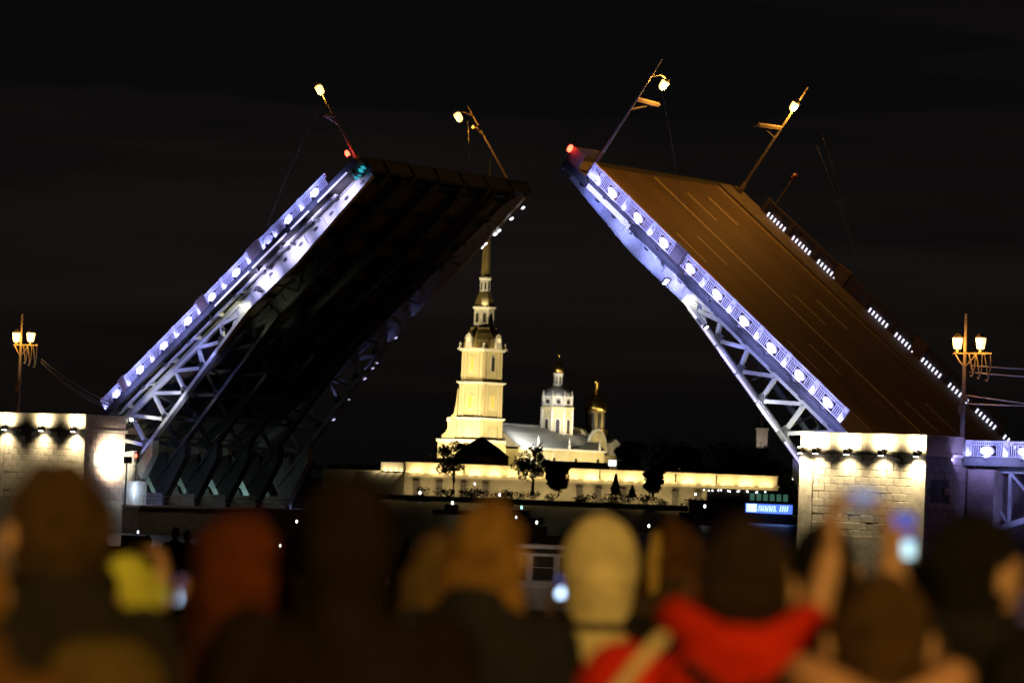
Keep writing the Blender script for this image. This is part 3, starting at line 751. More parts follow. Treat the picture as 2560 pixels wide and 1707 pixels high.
def arch_window(face, hs, zc, wdt, hgt, m, par, y=0.0):
    """arched window on a face: 'W' (-x, towards the river left) or 'S' (-y)"""
    def strip(r0, h0, d):
        poly = [(-r0, zc-h0/2), (r0, zc-h0/2), (r0, zc+h0/2-r0)]+[(r0*math.cos(k*math.pi/8), zc+h0/2-r0+r0*math.sin(k*math.pi/8)) for k in range(1, 8)]+[(-r0, zc+h0/2-r0)]
        if face == 'S': return MB().prism([(a+y, b) for a, b in poly], -hs-d, -hs+0.1, 'y')
        return MB().prism([(a+y, b) for a, b in poly], -hs-d, -hs+0.1, 'x')
    f = strip(wdt/2+0.35, hgt+0.7, 0.14).build('window', M_trim, par); strip(wdt/2, hgt, 0.2).build('pane', m, f)
for f in 'WS':
    arch_window(f, HT-0.25, 45.0, 1.7, 5.2, M_wlit if f == 'W' else M_pane, ca)
    arch_window(f, HT+0.1, 31.6, 1.8, 5.0, M_wlit, ca)
    arch_window(f, HT+0.35, 19.0, 2.0, 6.0, M_cath, ca)
# bell shaped roof with clock dormers
MB().lathe([(7.4, 50.4), (7.3, 51.5), (6.9, 53.5), (5.9, 55.8), (4.9, 57.1), (4.9, 57.8)], 8, rot=R(22.5)).build('bell_roof', M_dgold, ca)
for k, (dx, dy) in enumerate(((-1, 0), (0, -1), (1, 0), (0, 1))):
    d = empty('clock_dormer', (0, 0, 0)); d.parent = ca; d.rotation_euler = (0, 0, k*R(90))
    bpy.data.objects.remove(d)
    rot = Matrix.Rotation(k*R(90), 4, 'Z')
    def place(mb): 
        mb.v = [tuple(rot @ Vector(v)) for v in mb.v]; return mb
    dm = place(MB().prism([(-1.5, 50.6), (1.5, 50.6), (1.3, 54.0), (0.8, 55.2), (0, 55.6), (-0.8, 55.2), (-1.3, 54.0)], -7.6, -4.5, 'x')).build('clock_dormer', M_trim, ca)
    cf = MB().lathe([(0.7, 0), (0.7, 0.12), (0.5, 0.16)], 16); cf.v = [(-7.62-v[2], v[0], 53.4+v[1]*1.25) for v in cf.v]
    place(cf).build('clock_face', M_clkl if k < 2 else M_clock, dm)
oct_ = dict(n=8, rot=R(22.5))
MB().lathe([(3.75, 57.8), (3.75, 64.4), (4.3, 64.6), (4.4, 65.2), (3.9, 65.3)], **oct_).build('lantern_stage', M_trim, ca)
for k in range(8):
    a_ = R(45*k); rot = Matrix.Rotation(a_, 4, 'Z'); m = MB().prism([(-0.55, 59.6), (0.55, 59.6), (0.55, 62.2), (0.3, 62.8), (-0.3, 62.8), (-0.55, 62.2)], -3.62, -3.3, 'x')
    m.v = [tuple(rot @ Vector(v)) for v in m.v]; m.build('lantern_opening', M_pane, ca)
MB().lathe([(3.6, 65.3), (3.5, 66.5), (3.1, 68.0), (2.5, 69.4), (2.2, 70.2)], **oct_).build('bell_roof', M_dgold, ca)
MB().lathe([(1.95, 70.2), (1.95, 74.8), (2.35, 75.0), (2.4, 75.6), (1.9, 75.7)], **oct_).build('lantern_stage', M_trim, ca)
for k in range(8):
    rot = Matrix.Rotation(R(45*k), 4, 'Z'); m = MB().prism([(-0.28, 71.2), (0.28, 71.2), (0.28, 73.4), (0, 73.8), (-0.28, 73.4)], -1.9, -1.6, 'x')
    m.v = [tuple(rot @ Vector(v)) for v in m.v]; m.build('lantern_opening', M_pane, ca)
MB().lathe([(1.75, 75.7), (1.6, 80), (1.25, 92), (0.7, 108), (0.2, 118)], **oct_).build('spire', M_dgold, ca)
# west front with volutes
NW = 13.7
MB().box(-6.6, 6, -7.5, NW, 0, 17.2).build('west_front', M_cath, ca)
MB().box(-7.0, 6.2, -7.9, NW+0.4, 17.2, 18.2).build('cornice', M_trim, ca)
for sgn in (1,):
    vol = [(sgn*5.6, 18.2), (sgn*12.4, 18.2), (sgn*12.2, 19.6), (sgn*10.6, 20.6), (sgn*9.6, 22.0), (sgn*9.7, 24.2), (sgn*8.4, 26.2), (sgn*7.0, 27.2), (sgn*6.2, 30.0), (sgn*5.8, 33.5), (sgn*5.4, 36.0)]
    MB().prism(vol if sgn > 0 else vol[::-1], -6.2, -3.6, 'x').build('volute', M_cath, ca)
    MB().lathe([(1.0, 0), (1.0, 2.6)], 12).build('volute_scroll', M_trim, ca).matrix_local = Matrix.Translation((-6.3, sgn*9.2, 25.0)) @ Matrix.Rotation(R(90), 4, 'Y')
for y in (-6.4, 6.4, 9.0, 12.6): MB().box(-6.95, -6.5, y-0.5, y+0.5, 1, 17.2).build('pilaster', M_pil, ca)
# nave
MB().box(6, 53, -NW, NW, 0, 15.6).build('nave_wall', M_cath, ca)
MB().box(6, 53.3, -NW-0.5, -NW+0.3, 15.6, 16.4).build('cornice', M_trim, ca)
MB().prism([(-NW-0.6, 16.4), (NW+0.6, 16.4), (6.0, 21.5), (0, 23.8), (-6.0, 21.5)], 5.4, 53.4, 'x').build('nave_roof', M_tin, ca)
for k in range(6):
    x = 10+k*7.4; MB().box(x-0.6, x+0.6, -NW-0.25, -NW+0.2, 0.5, 15.6).build('pilaster', M_pil, ca)
    if k < 5: arch_window('S', NW, 9.0, 2.2, 6.5, M_pane, ca, y=x+3.7)
for x in (16, 33, 50): MB().lathe([(0.45, 16.4), (0.5, 17.4), (0.25, 18.2), (0.35, 18.9), (0.05, 20.4)], 8, (x, -NW-0.2)).build('vase', M_trim, ca)
gr_ = MB()
for k in range(26): gr_.box(6.5+k*1.0, 6.6+k*1.0, -0.06, 0.06, 23.8, 24.7)
gr_.build('ridge_fence', M_trim, ca)
# east gable, half round
gp = [(-9.0, 16.0), (9.0, 16.0), (9.0, 18.5)]+[(6.5*math.cos(k*math.pi/12), 18.8+6.0*math.sin(k*math.pi/12)) for k in range(13)]+[(-9.0, 18.5)]
MB().prism(gp, 52.0, 54.2, 'x').build('east_gable', M_cath, ca)
eg = empty('gable', (0,0,0)); bpy.data.objects.remove(eg)
rg = MB().prism([(x_, z_) for x_, z_ in [(54-5.6*math.cos(k*math.pi/12), 16.3+8.2*math.sin(k*math.pi/12)) for k in range(13)]], -9.6, -8.9, 'y'); rg.build('side_gable', M_trim, ca)
MB().prism([(54-4.6*math.cos(k*math.pi/12), 16.3+7.0*math.sin(k*math.pi/12)) for k in range(13)], -9.85, -9.6, 'y').build('side_gable_field', M_cath, ca)
# drum and dome
DX = 41.8
MB().lathe([(5.9, 17), (5.9, 30.6), (6.4, 30.8), (6.5, 31.6), (5.9, 31.7)], 8, (DX, 0), R(22.5)).build('drum', M_cath, ca)
for k in range(8):
    rot = Matrix.Rotation(R(45*k), 4, 'Z')
    for nm, hw, z0, z1, m_, d in (('drum_window', 1.0, 21.5, 27.5, M_trim, 0.0), ('drum_pane', 0.7, 21.9, 27.1, M_pane, 0.12)):
        m = MB().prism([(-hw, z0), (hw, z0), (hw, z1-0.7), (hw*0.6, z1), (-hw*0.6, z1), (-hw, z1-0.7)], -5.55-d, -5.2, 'x')
        m.v = [tuple((rot @ Vector(v))+Vector((DX, 0, 0))) for v in m.v]; m.build(nm, m_, ca)
    p = rot @ Matrix.Rotation(R(22.5), 4, 'Z') @ Vector((-5.85, 0, 0))
    MB().lathe([(0.45, 18), (0.45, 30.6)], 8, (DX+p.x, p.y)).build('drum_column', M_trim, ca)
    MB().lathe([(0.3, 31.7), (0.35, 35.2), (0.42, 35.6), (0.15, 36.4), (0.05, 37.6)], 6, (DX+p.x*0.96, p.y*0.96)).build('finial', M_trim, ca)
    m = MB().lathe([(0.75, 0), (0.75, 0.3)], 12); m.v = [tuple((rot @ Vector((-5.2-v[2], v[0], 33.4+v[1])))+Vector((DX, 0, 0))) for v in m.v]; m.build('round_window', M_pane, ca)
MB().lathe([(5.5, 31.7), (5.5, 35.2), (5.7, 35.5)], 8, (DX, 0), R(22.5)).build('attic', M_trim, ca)
MB().lathe([(5.2, 35.5), (4.9, 36.6), (4.0, 37.9), (2.6, 38.8), (1.8, 39.2)], 16, (DX, 0)).build('dome', M_tin, ca, True)
MB().lathe([(1.7, 38.8), (1.7, 43.4), (2.0, 43.6), (1.9, 44.0)], 8, (DX, 0)).build('dome_lantern', M_trim, ca)
for k in range(8):
    rot = Matrix.Rotation(R(45*k+22.5), 4, 'Z'); m = MB().box(-1.68, -1.4, -0.25, 0.25, 40, 42.5); m.v = [tuple((rot @ Vector(v))+Vector((DX, 0, 0))) for v in m.v]; m.build('lantern_opening', M_pane, ca)
MB().lathe([(1.6, 44.0), (2.1, 44.8), (2.15, 45.6), (1.7, 46.6), (0.8, 47.6), (0.3, 48.6), (0.12, 49.4)], 14, (DX, 0)).build('onion_dome', M_gold, ca, True)
MB().ell((DX, 0, 50.2), (0.55, 0.55, 0.55)).box(DX-0.1, DX+0.1, -0.1, 0.1, 50.5, 54.5).box(DX-0.1, DX+0.1, -0.8, 0.8, 52.6, 52.85).box(DX-0.1, DX+0.1, -0.45, 0.45, 53.5, 53.7).build('cross', M_gold, ca)
tag(ca, 'floodlit yellow cathedral with tall bell tower and gilded spire', 'cathedral')

# burial chapel behind with gilded dome
cb = empty('chapel', c0+Matrix.Rotation(CR, 3, 'Z') @ Vector((66, 2, 0)), CR)
MB().box(-10, 10, -10, 10, 0, 15).build('chapel_wall', M_cath, cb)
MB().lathe([(9.0, 15), (8.6, 17), (7.2, 20), (4.8, 22.0), (4.4, 22.4)], 20).build('lower_dome', mat('dark_dome', (0.10, 0.07, 0.07), 0.5, 0.2), cb, True)
MB().lathe([(4.4, 22.2), (4.4, 23.4), (3.6, 23.5), (3.6, 31.0), (4.0, 31.4)], 8).build('drum', M_dgold, cb)
for k in range(8):
    rot = Matrix.Rotation(R(45*k+22.5), 4, 'Z')
    m = MB().box(-3.62, -3.2, -0.6, 0.6, 24.8, 30.2); m.v = [tuple(rot @ Vector(v)) for v in m.v]; m.build('drum_window', M_pane, cb)
gl = MB()
for k in range(24):
    t = 2*math.pi*k/24; gl.tube([(4.7*math.cos(t), 4.7*math.sin(t), 22.2), (4.7*math.cos(t), 4.7*math.sin(t), 24.2)], 0.12, 5)
gl.lathe([(4.6, 24.0), (4.9, 24.0), (4.9, 24.3), (4.6, 24.3)], 24).lathe([(5.0, 22.0), (5.0, 22.6)], 24).build('gallery', M_gold, cb)
MB().lathe([(4.0, 31.4), (4.1, 32.6), (3.6, 34.4), (2.4, 36.2), (1.5, 37.2), (1.3, 37.4)], 16).build('gilded_dome', M_gold, cb, True)
MB().lathe([(1.1, 37.4), (1.1, 41.0), (1.5, 41.3), (1.6, 42.2), (1.2, 43.2), (0.4, 44.4), (0.1, 45.5)], 12).build('onion_dome', M_gold, cb, True)
MB().box(-0.1, 0.1, -0.1, 0.1, 45.5, 49.5).box(-0.1, 0.1, -0.7, 0.7, 47.9, 48.1).build('cross', M_gold, cb)
MB().prism([(-3, 15), (3, 15), (2.6, 19.5), (0, 21), (-2.6, 19.5)], -10.2, -8, 'y').build('dormer', M_trim, cb)
tag(cb, 'small chapel with gilded dome on the right behind the cathedral', 'chapel')
# cathedral floodlights: low mounted behind the fortress wall
def cl(x, y, z, tx, ty, tz, pw, ang=70, col=(1.0, 0.82, 0.45), par=ca): light('SPOT', (x, y, z), pw, col, par, (tx, ty, tz), ang, 0.9, 0.4, name='facade_flood')
cl(-34, 4, 2, -5, 2, 26, 130000, 80); cl(-26, -14, 2, -5, -4, 34, 90000, 80); cl(2, -40, 2, 0, -5, 36, 120000, 80)
cl(-44, -50, 2, 0, 0, 56, 240000, 46); cl(-80, 10, 2, 0, 0, 60, 260000, 30)
cl(-16, 8, 1, -6, 3, 14, 16000, 100)
cl(24, -36, 2, 30, -13, 12, 30000, 100); cl(48, -34, 2, 46, -13, 14, 30000, 90); cl(42, -22, 18, DX, -5, 30, 15000, 80, (1.0, 0.86, 0.6))
cl(30, -12.5, 20.5, DX, -4, 36, 7000, 80, (0.9, 0.85, 1.0)); cl(4, -20, 22.5, 26, -6, 20, 42000, 110, (0.95, 0.95, 0.9))
cl(0, -4.5, 50.6, 0, 0, 62, 3000, 120, (1, 0.95, 0.8)); cl(-5, 0, 51.2, 0, 0, 64, 3000, 120, (1, 0.95, 0.8))
cl(-3.2, -3.2, 65.6, 0, 0, 73, 700, 130, (1, 0.95, 0.8)); cl(-1, -9, 23, 0, 0, 34, 2600, 100, par=cb); cl(6, -9, 22, 0, 0, 40, 2200, 90, par=cb)

# dark house with hipped roof in front of the cathedral
hb = empty('guard_house', at(1200, 1160, 1075)); hb.location.z = 3
M_dk = mat('house_plaster', (0.10, 0.06, 0.035), 0.9, 0, 0.2, 0.3)
MB().box(-8.5, 9.5, -5, 5, 0, 12.0).build('house_wall', M_dk, hb)
MB().add([(-9,-5.5,12),(10,-5.5,12),(10,5.5,12),(-9,5.5,12),(-5,-3,15.5),(5.5,-3,15.5),(5.5,3,15.5),(-5,3,15.5),(-0.6,0,18.3),(1.0,0,18.3)],
         [(0,1,5,4),(1,2,6,5),(2,3,7,6),(3,0,4,7),(4,5,9,8),(5,6,9),(6,7,8,9),(7,4,8),(3,2,1,0)]).build('hipped_roof', mat('dark_roof', (0.03, 0.022, 0.02), 0.7), hb)
for x in (-5, 0, 5): MB().box(x-0.7, x+0.7, -5.1, -4.9, 8.5, 11).build('window', M_pane, hb)
tag(hb, 'dark house with curved hipped roof before the bell tower', 'house')
# low dark roofs and a lit sign behind the wall
for u, v, wd_, h_, lb in ((1110, 1140, 14, 9, 'dark low house behind the fortress wall left of the hipped house'), (1440, 1150, 22, 9.5, 'dark low house under the cathedral nave behind the wall'), (1850, 1165, 40, 10, 'dark barracks roof behind the right part of the fortress wall')):
    p = at(u, v, 1070); q = empty('low_house', (p.x, 1070, 3))
    MB().box(-wd_/2, wd_/2, -5, 5, 0, h_).build('house_wall', M_dk, q)
    MB().prism([(-5.5, h_), (5.5, h_), (0, h_+2.0)], -wd_/2-0.3, wd_/2+0.3, 'x').build('roof', MATS['dark_roof'], q)
    for k in range(3): MB().box(-wd_/3+k*wd_/3-0.4, -wd_/3+k*wd_/3+0.4, -0.5, 0.5, h_+1, h_+3).build('chimney', M_dk, q)
    tag(q, lb, 'house', 'low dark houses behind the fortress wall')
p = at(1531, 1157, 1060); q = empty('light_box', (p.x, 1060, 3))
MB().tube([(0, 0, 0), (0, 0, p.z-3-0.9)], 0.15).build('post', M_black, q)
MB().box(-1.3, 1.3, -0.15, 0.15, p.z-4.0, p.z-2.0).build('panel', mat('white_panel', (0.8, 0.8, 0.8), emit=(0.95, 1.0, 0.95), estr=1.6, sample=False), q)
tag(q, 'small white glowing light box above the fortress wall', 'light box')
# pale tower far behind, beside the truss of the roadway leaf
p = at(1905, 1080, 1400); q = empty('far_tower', (p.x, 1400, 4))
MB().box(-2.4, 2.4, -2.4, 2.4, 0, p.z-4+1).box(-2.8, 2.8, -2.8, 2.8, p.z-3, p.z-2.2).build('shaft', mat('dim_plaster', (0.4, 0.36, 0.32), 0.8), q)
MB().lathe([(2.6, p.z-2.2), (1.6, p.z+1), (0.3, p.z+4.5)], 8).build('cap_roof', MATS['dark_roof'], q)
light('SPOT', (-6, -12, p.z-14), 5000, (1, 0.85, 0.7), q, (0, -2.4, p.z-5), 50)
tag(q, 'dim pale tower on the horizon left of the roadway leaf truss', 'tower')

# ------------------------------------------------------------------ trees
M_leaf = mat('night_foliage', (0.05, 0.06, 0.025), 0.8, 0, 0.4, 0.3)
M_bark = mat('bark', (0.05, 0.04, 0.03), 0.9)
def blob_leaves(mb, c, r, n, sz, rnd):
    for _ in range(n):
        while True:
            p = Vector((rnd.uniform(-1, 1), rnd.uniform(-1, 1), rnd.uniform(-1, 1)))
            if 0.15 < p.length < 1: break
        p = Vector(c)+Vector((p.x*r[0], p.y*r[1], p.z*r[2]))
        a = Vector((rnd.gauss(0, 1), rnd.gauss(0, 1), rnd.gauss(0, 1))).normalized(); b = a.orthogonal().normalized(); s = sz*rnd.uniform(0.6, 1.4)
        mb.add([p-a*s, p+b*s*0.6, p+a*s, p-b*s*0.6], [(0, 1, 2, 3)])
def tree(u, v_top, v_bot, wpx, d, kind, label, seed, name='leafy_tree', zb0=None):
    rnd = random.Random(seed); top = at(u, v_top, d); bot = at(u, v_bot, d)
    zb_ = zb0 if zb0 is not None else bot.z
    H = top.z-zb_; wd_ = wpx/FPX*d
    q = empty(name, (bot.x, d, zb_)); tr = MB(); lv = MB()
    if kind == 'conifer':
        tr.tube([(0, 0, 0), (0, 0, H*0.95)], 0.25, 6, 0.05)
        for k in range(26):
            f = k/26; z = H*(0.08+0.9*f); r = wd_/2*(1-f)*rnd.uniform(0.75, 1.1)+0.15
            blob_leaves(lv, (0, 0, z), (r, r, H*0.05), 45, 0.35, rnd)
    else:
        tr.tube([(0, 0, 0), (0.2, 0, H*0.25), (rnd.uniform(-.4, .4), 0, H*0.6), (0, 0, H*0.85)], H*0.032+0.1, 7, 0.06)
        clumps = []
        nb = 16 if kind == 'round' else 13
        for k in range(nb):
            t = rnd.uniform(0, 6.28); f = rnd.uniform(0.25 if kind == 'round' else 0.42, 0.92)
            prof = math.sin(math.pi*min(1, (f-0.1)/0.95))**0.6
            r = wd_/2*prof*rnd.uniform(0.35, 0.8)
            c = Vector((r*math.cos(t), r*math.sin(t), H*f)); clumps.append(c)
            tr.tube([(0, 0, H*f*0.55), c*0.6+Vector((0, 0, H*f*0.2)), c], 0.14, 5, 0.03)
        for c in clumps:
            s = wd_*rnd.uniform(0.13, 0.22)
            blob_leaves(lv, c, (s, s, s*rnd.uniform(0.6, 0.9)), 260 if kind == 'round' else 150, 0.42, rnd)
        if kind == 'round': blob_leaves(lv, (0, 0, H*0.5), (wd_*0.36, wd_*0.36, H*0.4), 900, 0.45, rnd)
    tr.build('trunk', M_bark, q); lv.build('crown', M_leaf, q)
    tag(q, label, 'tree', 'trees before the fortress wall')
for i, a in enumerate((
    (1132, 1100, 1235, 110, 1000, 'open', 'slender open tree with bare trunk in front of the bell tower'),
    (1330, 1118, 1238, 120, 1000, 'open', 'wide loose tree before the nave, left of the round tree'),
    (1396, 1150, 1240, 72, 996, 'round', 'dense round tree right of the wide loose tree'),
    (1632, 1165, 1243, 60, 998, 'round', 'dark tree breaking the bright parapet near the right of the wall'),
    (1538, 1184, 1240, 34, 992, 'conifer', 'small pointed conifer before the middle of the wall'),
    (1580, 1214, 1244, 26, 992, 'conifer', 'tiny pointed conifer right of the small conifer'),
    (1570, 1090, 1200, 90, 1090, 'round', 'dim green tree at the right end of the cathedral'),
    (1690, 1115, 1210, 200, 1120, 'round', 'broad dark tree behind the wall right of the dim green tree'),
    (1860, 1120, 1215, 230, 1130, 'round', 'broad dark tree behind the right end of the wall'),
    (1975, 1165, 1255, 60, 1000, 'round', 'dark tree beside the right end of the wall'))):
    tree(*a, 100+i)
sh = MB(); rnd = random.Random(5)
for k in range(70):
    u = rnd.uniform(1000, 2000); p = at(u, 1235, 990); blob_leaves(sh, (p.x, 990+rnd.uniform(-3, 3), 1.4+rnd.uniform(0.4, 2.2)), (2.2, 1.5, 1.4), 60, 0.35, rnd)
tag(sh.build('shrubs', M_leaf), 'dark low shrubs along the far shore', 'shrubs', kind='stuff')
q = empty('far_woods', at(420, 1165, 1500)); q.location.z = 0
wb = MB(); rnd = random.Random(9)
for k in range(150):
    x = rnd.uniform(-260, 420); wb_h = 12+8*mnoise.noise((x*0.02, 0, 0)); blob_leaves(wb, (x, rnd.uniform(-20, 20), rnd.uniform(2, wb_h)), (9, 6, 6), 60, 1.6, rnd)
o = wb.build('woods', M_leaf); o.location = q.location; bpy.data.objects.remove(q); tag(o, 'far dark woods on the horizon', 'woods', kind='stuff')

# ------------------------------------------------------------------ boats and shore lights
M_hullw = mat('boat_white', (0.60, 0.58, 0.56), 0.4); M_hulld = mat('boat_dark', (0.03, 0.03, 0.035), 0.5)
M_wingl = mat('boat_green_windows', (0.1, 0.2, 0.15), emit=(0.25, 0.75, 0.5), estr=0.14, sample=False)
M_bulb  = mat('bulb_white', (0.9, 0.9, 0.9), emit=(1.0, 0.96, 0.9), estr=6, sample=False)
M_bluel = mat('sign_blue', (0.1, 0.2, 0.6), emit=(0.10, 0.22, 1.0), estr=1.2, sample=False)
M_signw = mat('sign_white', (0.8, 0.9, 1.0), emit=(0.62, 0.85, 1.0), estr=1.7, sample=False)
def hull(L, W, z0, z1): return [(-L/2, -W*0.4), (L*0.38, -W/2), (L/2, 0), (L*0.38, W/2), (-L/2, W*0.4)]
# floating restaurant with blue sign
p = at(1870, 1280, 700); q = empty('restaurant_boat', (p.x, 700, 0)); sc = 700/FPX
MB().prism(hull(30, 7, 0, 0), -0.3, 1.8).build('hull', M_hulld, q)
MB().box(-13, 9.5, -2.8, 2.8, 1.8, 4.4).box(-14, 10, -3, 3, 4.4, 4.6).box(-9, 9.5, -2.6, 2.6, 4.6, 7.0).box(-10, 10, -3, 3, 7.0, 7.25).build('deckhouse', M_hulld, q)
for k in range(12): MB().box(-8.6+k*1.45, -7.6+k*1.45, -2.72, -2.6, 5.0, 6.5).build('window', M_wingl if k > 5 else M_pane, q)
for k in range(9): MB().box(-12.4+k*1.3, -11.6+k*1.3, -2.9, -2.78, 2.4, 3.6).build('window', M_pane, q)
for k in range(14):
    MB().ell((-10+k*1.0+0.4*math.sin(k*3), -3.05, 6.85+0.1*math.sin(k*5)), (0.12, 0.12, 0.16), 8, 5).build('deck_lamp', M_bulb, q)
sg_ = MB().box(-0.8, 9.4, -3.1, -2.95, 2.3, 4.3).build('sign_board', M_bluel, q)
MB().box(-0.6, 1.6, -3.16, -3.1, 2.5, 4.2).build('sign_panel', M_signw, sg_)
lt = MB()
for k in range(8):
    x = 2.0+k*0.48; lt.beam((x, -3.13, 2.7), (x+0.22, -3.13, 3.95), 0.16, 0.14, (0, 1, 0))
    if k % 2: lt.beam((x, -3.13, 3.9), (x+0.5, -3.13, 2.75), 0.12, 0.12, (0, 1, 0))
for k in range(4): lt.beam((6.7+k*0.5, -3.13, 2.8), (6.9+k*0.5, -3.13, 4.0), 0.2, 0.12, (0, 1, 0))
lt.build('sign_letters', M_signw, sg_)
light('AREA', (4, -3.6, 3.2), 260, (0.2, 0.35, 1.0), q, (4, -6, 0), size=(9, 1.2), name='sign_glow')
tag(q, 'two deck restaurant boat with glowing blue white sign on the far shore', 'boat')
# white cabin boat moored nearer
p = at(1400, 1365, 170); q = empty('cabin_boat', (p.x-1.2, 170, 0), R(6))
MB().prism(hull(15, 4.4, 0, 0), -0.3, 1.5).build('hull', M_hullw, q)
MB().box(-4.2, 4.0, -1.7, 1.7, 1.5, 3.55).build('cabin', M_hullw, q); MB().box(-4.6, 4.4, -2.0, 2.0, 3.55, 3.72).build('cabin_roof', M_hullw, q)
for k in range(4):
    f = MB().box(-1.9+k*1.45, -0.75+k*1.45, -1.74, -1.68, 1.9, 3.2).build('window', M_hullw, q)
    MB().box(-1.85+k*1.45, -0.8+k*1.45, -1.77, -1.74, 1.95, 2.55).box(-1.85+k*1.45, -0.8+k*1.45, -1.77, -1.74, 2.62, 3.15).build('pane', M_pane, f)
light('POINT', (-2, -5, 6), 160, (1, 0.75, 0.6), q, radius=0.2)
tag(q, 'white cabin boat with dark windows seen beside the pale hood', 'boat')
# small motor boats with a mast light
for i, (u, v, d, c) in enumerate(((1131, 1260, 640, 'w'), (1249, 1237, 900, 'w'), (1304, 1268, 560, 'g'), (1290, 1293, 420, 'b'), (1342, 1305, 380, 'w'), (1622, 1314, 360, 'w'), (1762, 1265, 620, 'w'), (1050, 1231, 960, 'w'), (345, 1330, 250, 'b'), (700, 1364, 190, 'w'), (742, 1303, 260, 'w'), (445, 1437, 120, 'w'))):
    p = at(u, v, d); q = empty('motor_boat', (p.x, d, 0), R(20*math.sin(i*2.1)))
    s = min(1.0, 0.45+d/900)
    MB().prism([(a*s, b*s) for a, b in hull(8, 2.4, 0, 0)], -0.2, 0.8).build('hull', M_hulld, q)
    MB().box(-1.6*s, 1.2*s, -0.8*s, 0.8*s, 0.8, 0.8+1.2*s).build('cabin', M_hulld, q)
    ht = max(p.z, 1.0+1.3*s); MB().tube([(0, 0, 0.8), (0, 0, ht)], 0.04, 5).build('mast', M_hulld, q)
    sz = 0.16*max(0.45, d/500)
    MB().ell((0, 0, ht), (sz, sz, sz*1.6), 8, 6).build('mast_light', M_bulb if c == 'w' else mat('bulb_'+c, (0.5, 0.8, 0.8), emit=(0.3, 1.0, 0.8) if c == 'g' else (0.7, 0.75, 1.0), estr=4, sample=False), q)
    pos = ('left of the tan head', 'below the slender tree', 'with a greenish light', 'with a bluish light right of the tan head', 'above the white cabin boat', 'left of the brown haired head', 'left of the restaurant boat', 'farthest left before the fortress wall', 'with a bluish light under the left chamber', 'beside the auburn head', 'below the far end of the chamber', 'above the left phone')[i]
    tag(q, 'small dark motor boat '+pos, 'boat', 'small motor boats on the river')
for i, (u, v) in enumerate(((1187, 1209), (1986, 1193), (1739, 1235), (2205-4, 1196))):
    if i == 3: continue
    p = at(u, v, 988); q = empty('path_lamp', (p.x, 988, 1.4))
    MB().tube([(0, 0, 0), (0, 0, p.z-1.4)], 0.08, 6).build('post', M_black, q)
    r_ = 0.9 if i == 1 else 0.35
    MB().ell((0, 0, p.z-1.4), (r_*0.7, r_*0.7, r_), 10, 7).build('globe', M_bulb, q)
    tag(q, ('path lamp before the wall under the bell tower', 'large bright path lamp just left of the right stone tower', 'path lamp above the restaurant boat')[i], 'lamp', 'path lamps on the far shore')
# ------------------------------------------------------------------ spectators
GZ = 5.3
def loft(mb, rings, n=16):
    """rings: (cx, cy, z, rx, ry)"""
    vs = []; fs = []
    for cx, cy, z, rx, ry in rings:
        for k in range(n):
            t = 2*math.pi*k/n; vs.append((cx+rx*math.cos(t), cy+ry*math.sin(t), z))
    m = len(rings)
    for i in range(m-1):
        for k in range(n):
            k2 = (k+1) % n; fs.append((i*n+k, i*n+k2, (i+1)*n+k2, (i+1)*n+k))
    fs.append(tuple(range(n))[::-1]); fs.append(tuple(range((m-1)*n, m*n)))
    return mb.add(vs, fs)
def remesh(o, vx):
    m = o.modifiers.new('remesh', 'REMESH'); m.mode = 'VOXEL'; m.voxel_size = vx; m.use_smooth_shade = True
    s = o.modifiers.new('smooth', 'SMOOTH'); s.factor = 0.5; s.iterations = 2
    return o
def hand(mb, wrist, d, side, curl):
    """palm with four unequal bent fingers and a thumb; d = direction of the palm, curl = direction the fingers bend to"""
    wrist, d, curl = Vector(wrist), Vector(d).normalized(), Vector(curl).normalized()
    curl = (curl-d*curl.dot(d)).normalized(); lat = d.cross(curl)*side
    pc = wrist+d*0.052
    M = Matrix((lat, curl, d)).transposed()
    mb.ell(pc, (0.042, 0.018, 0.055), 12, 8, M)
    for k, L in enumerate((0.068, 0.078, 0.072, 0.055)):
        b = wrist+d*0.092+lat*(0.030-0.0205*k)
        j1 = b+d*L*0.42+curl*L*0.12; j2 = j1+d*L*0.12+curl*L*0.38; j3 = j2-d*L*0.08+curl*L*0.28
        mb.cap(b, j1, 0.0095, 0.009, 8).cap(j1, j2, 0.009, 0.0082, 8).cap(j2, j3, 0.0082, 0.0072, 8)
    b = wrist+d*0.035+lat*0.036; j1 = b+d*0.035+lat*0.025+curl*0.012; j2 = j1+d*0.024+curl*0.022
    mb.cap(b, j1, 0.0125, 0.011, 8).cap(j1, j2, 0.011, 0.009, 8)

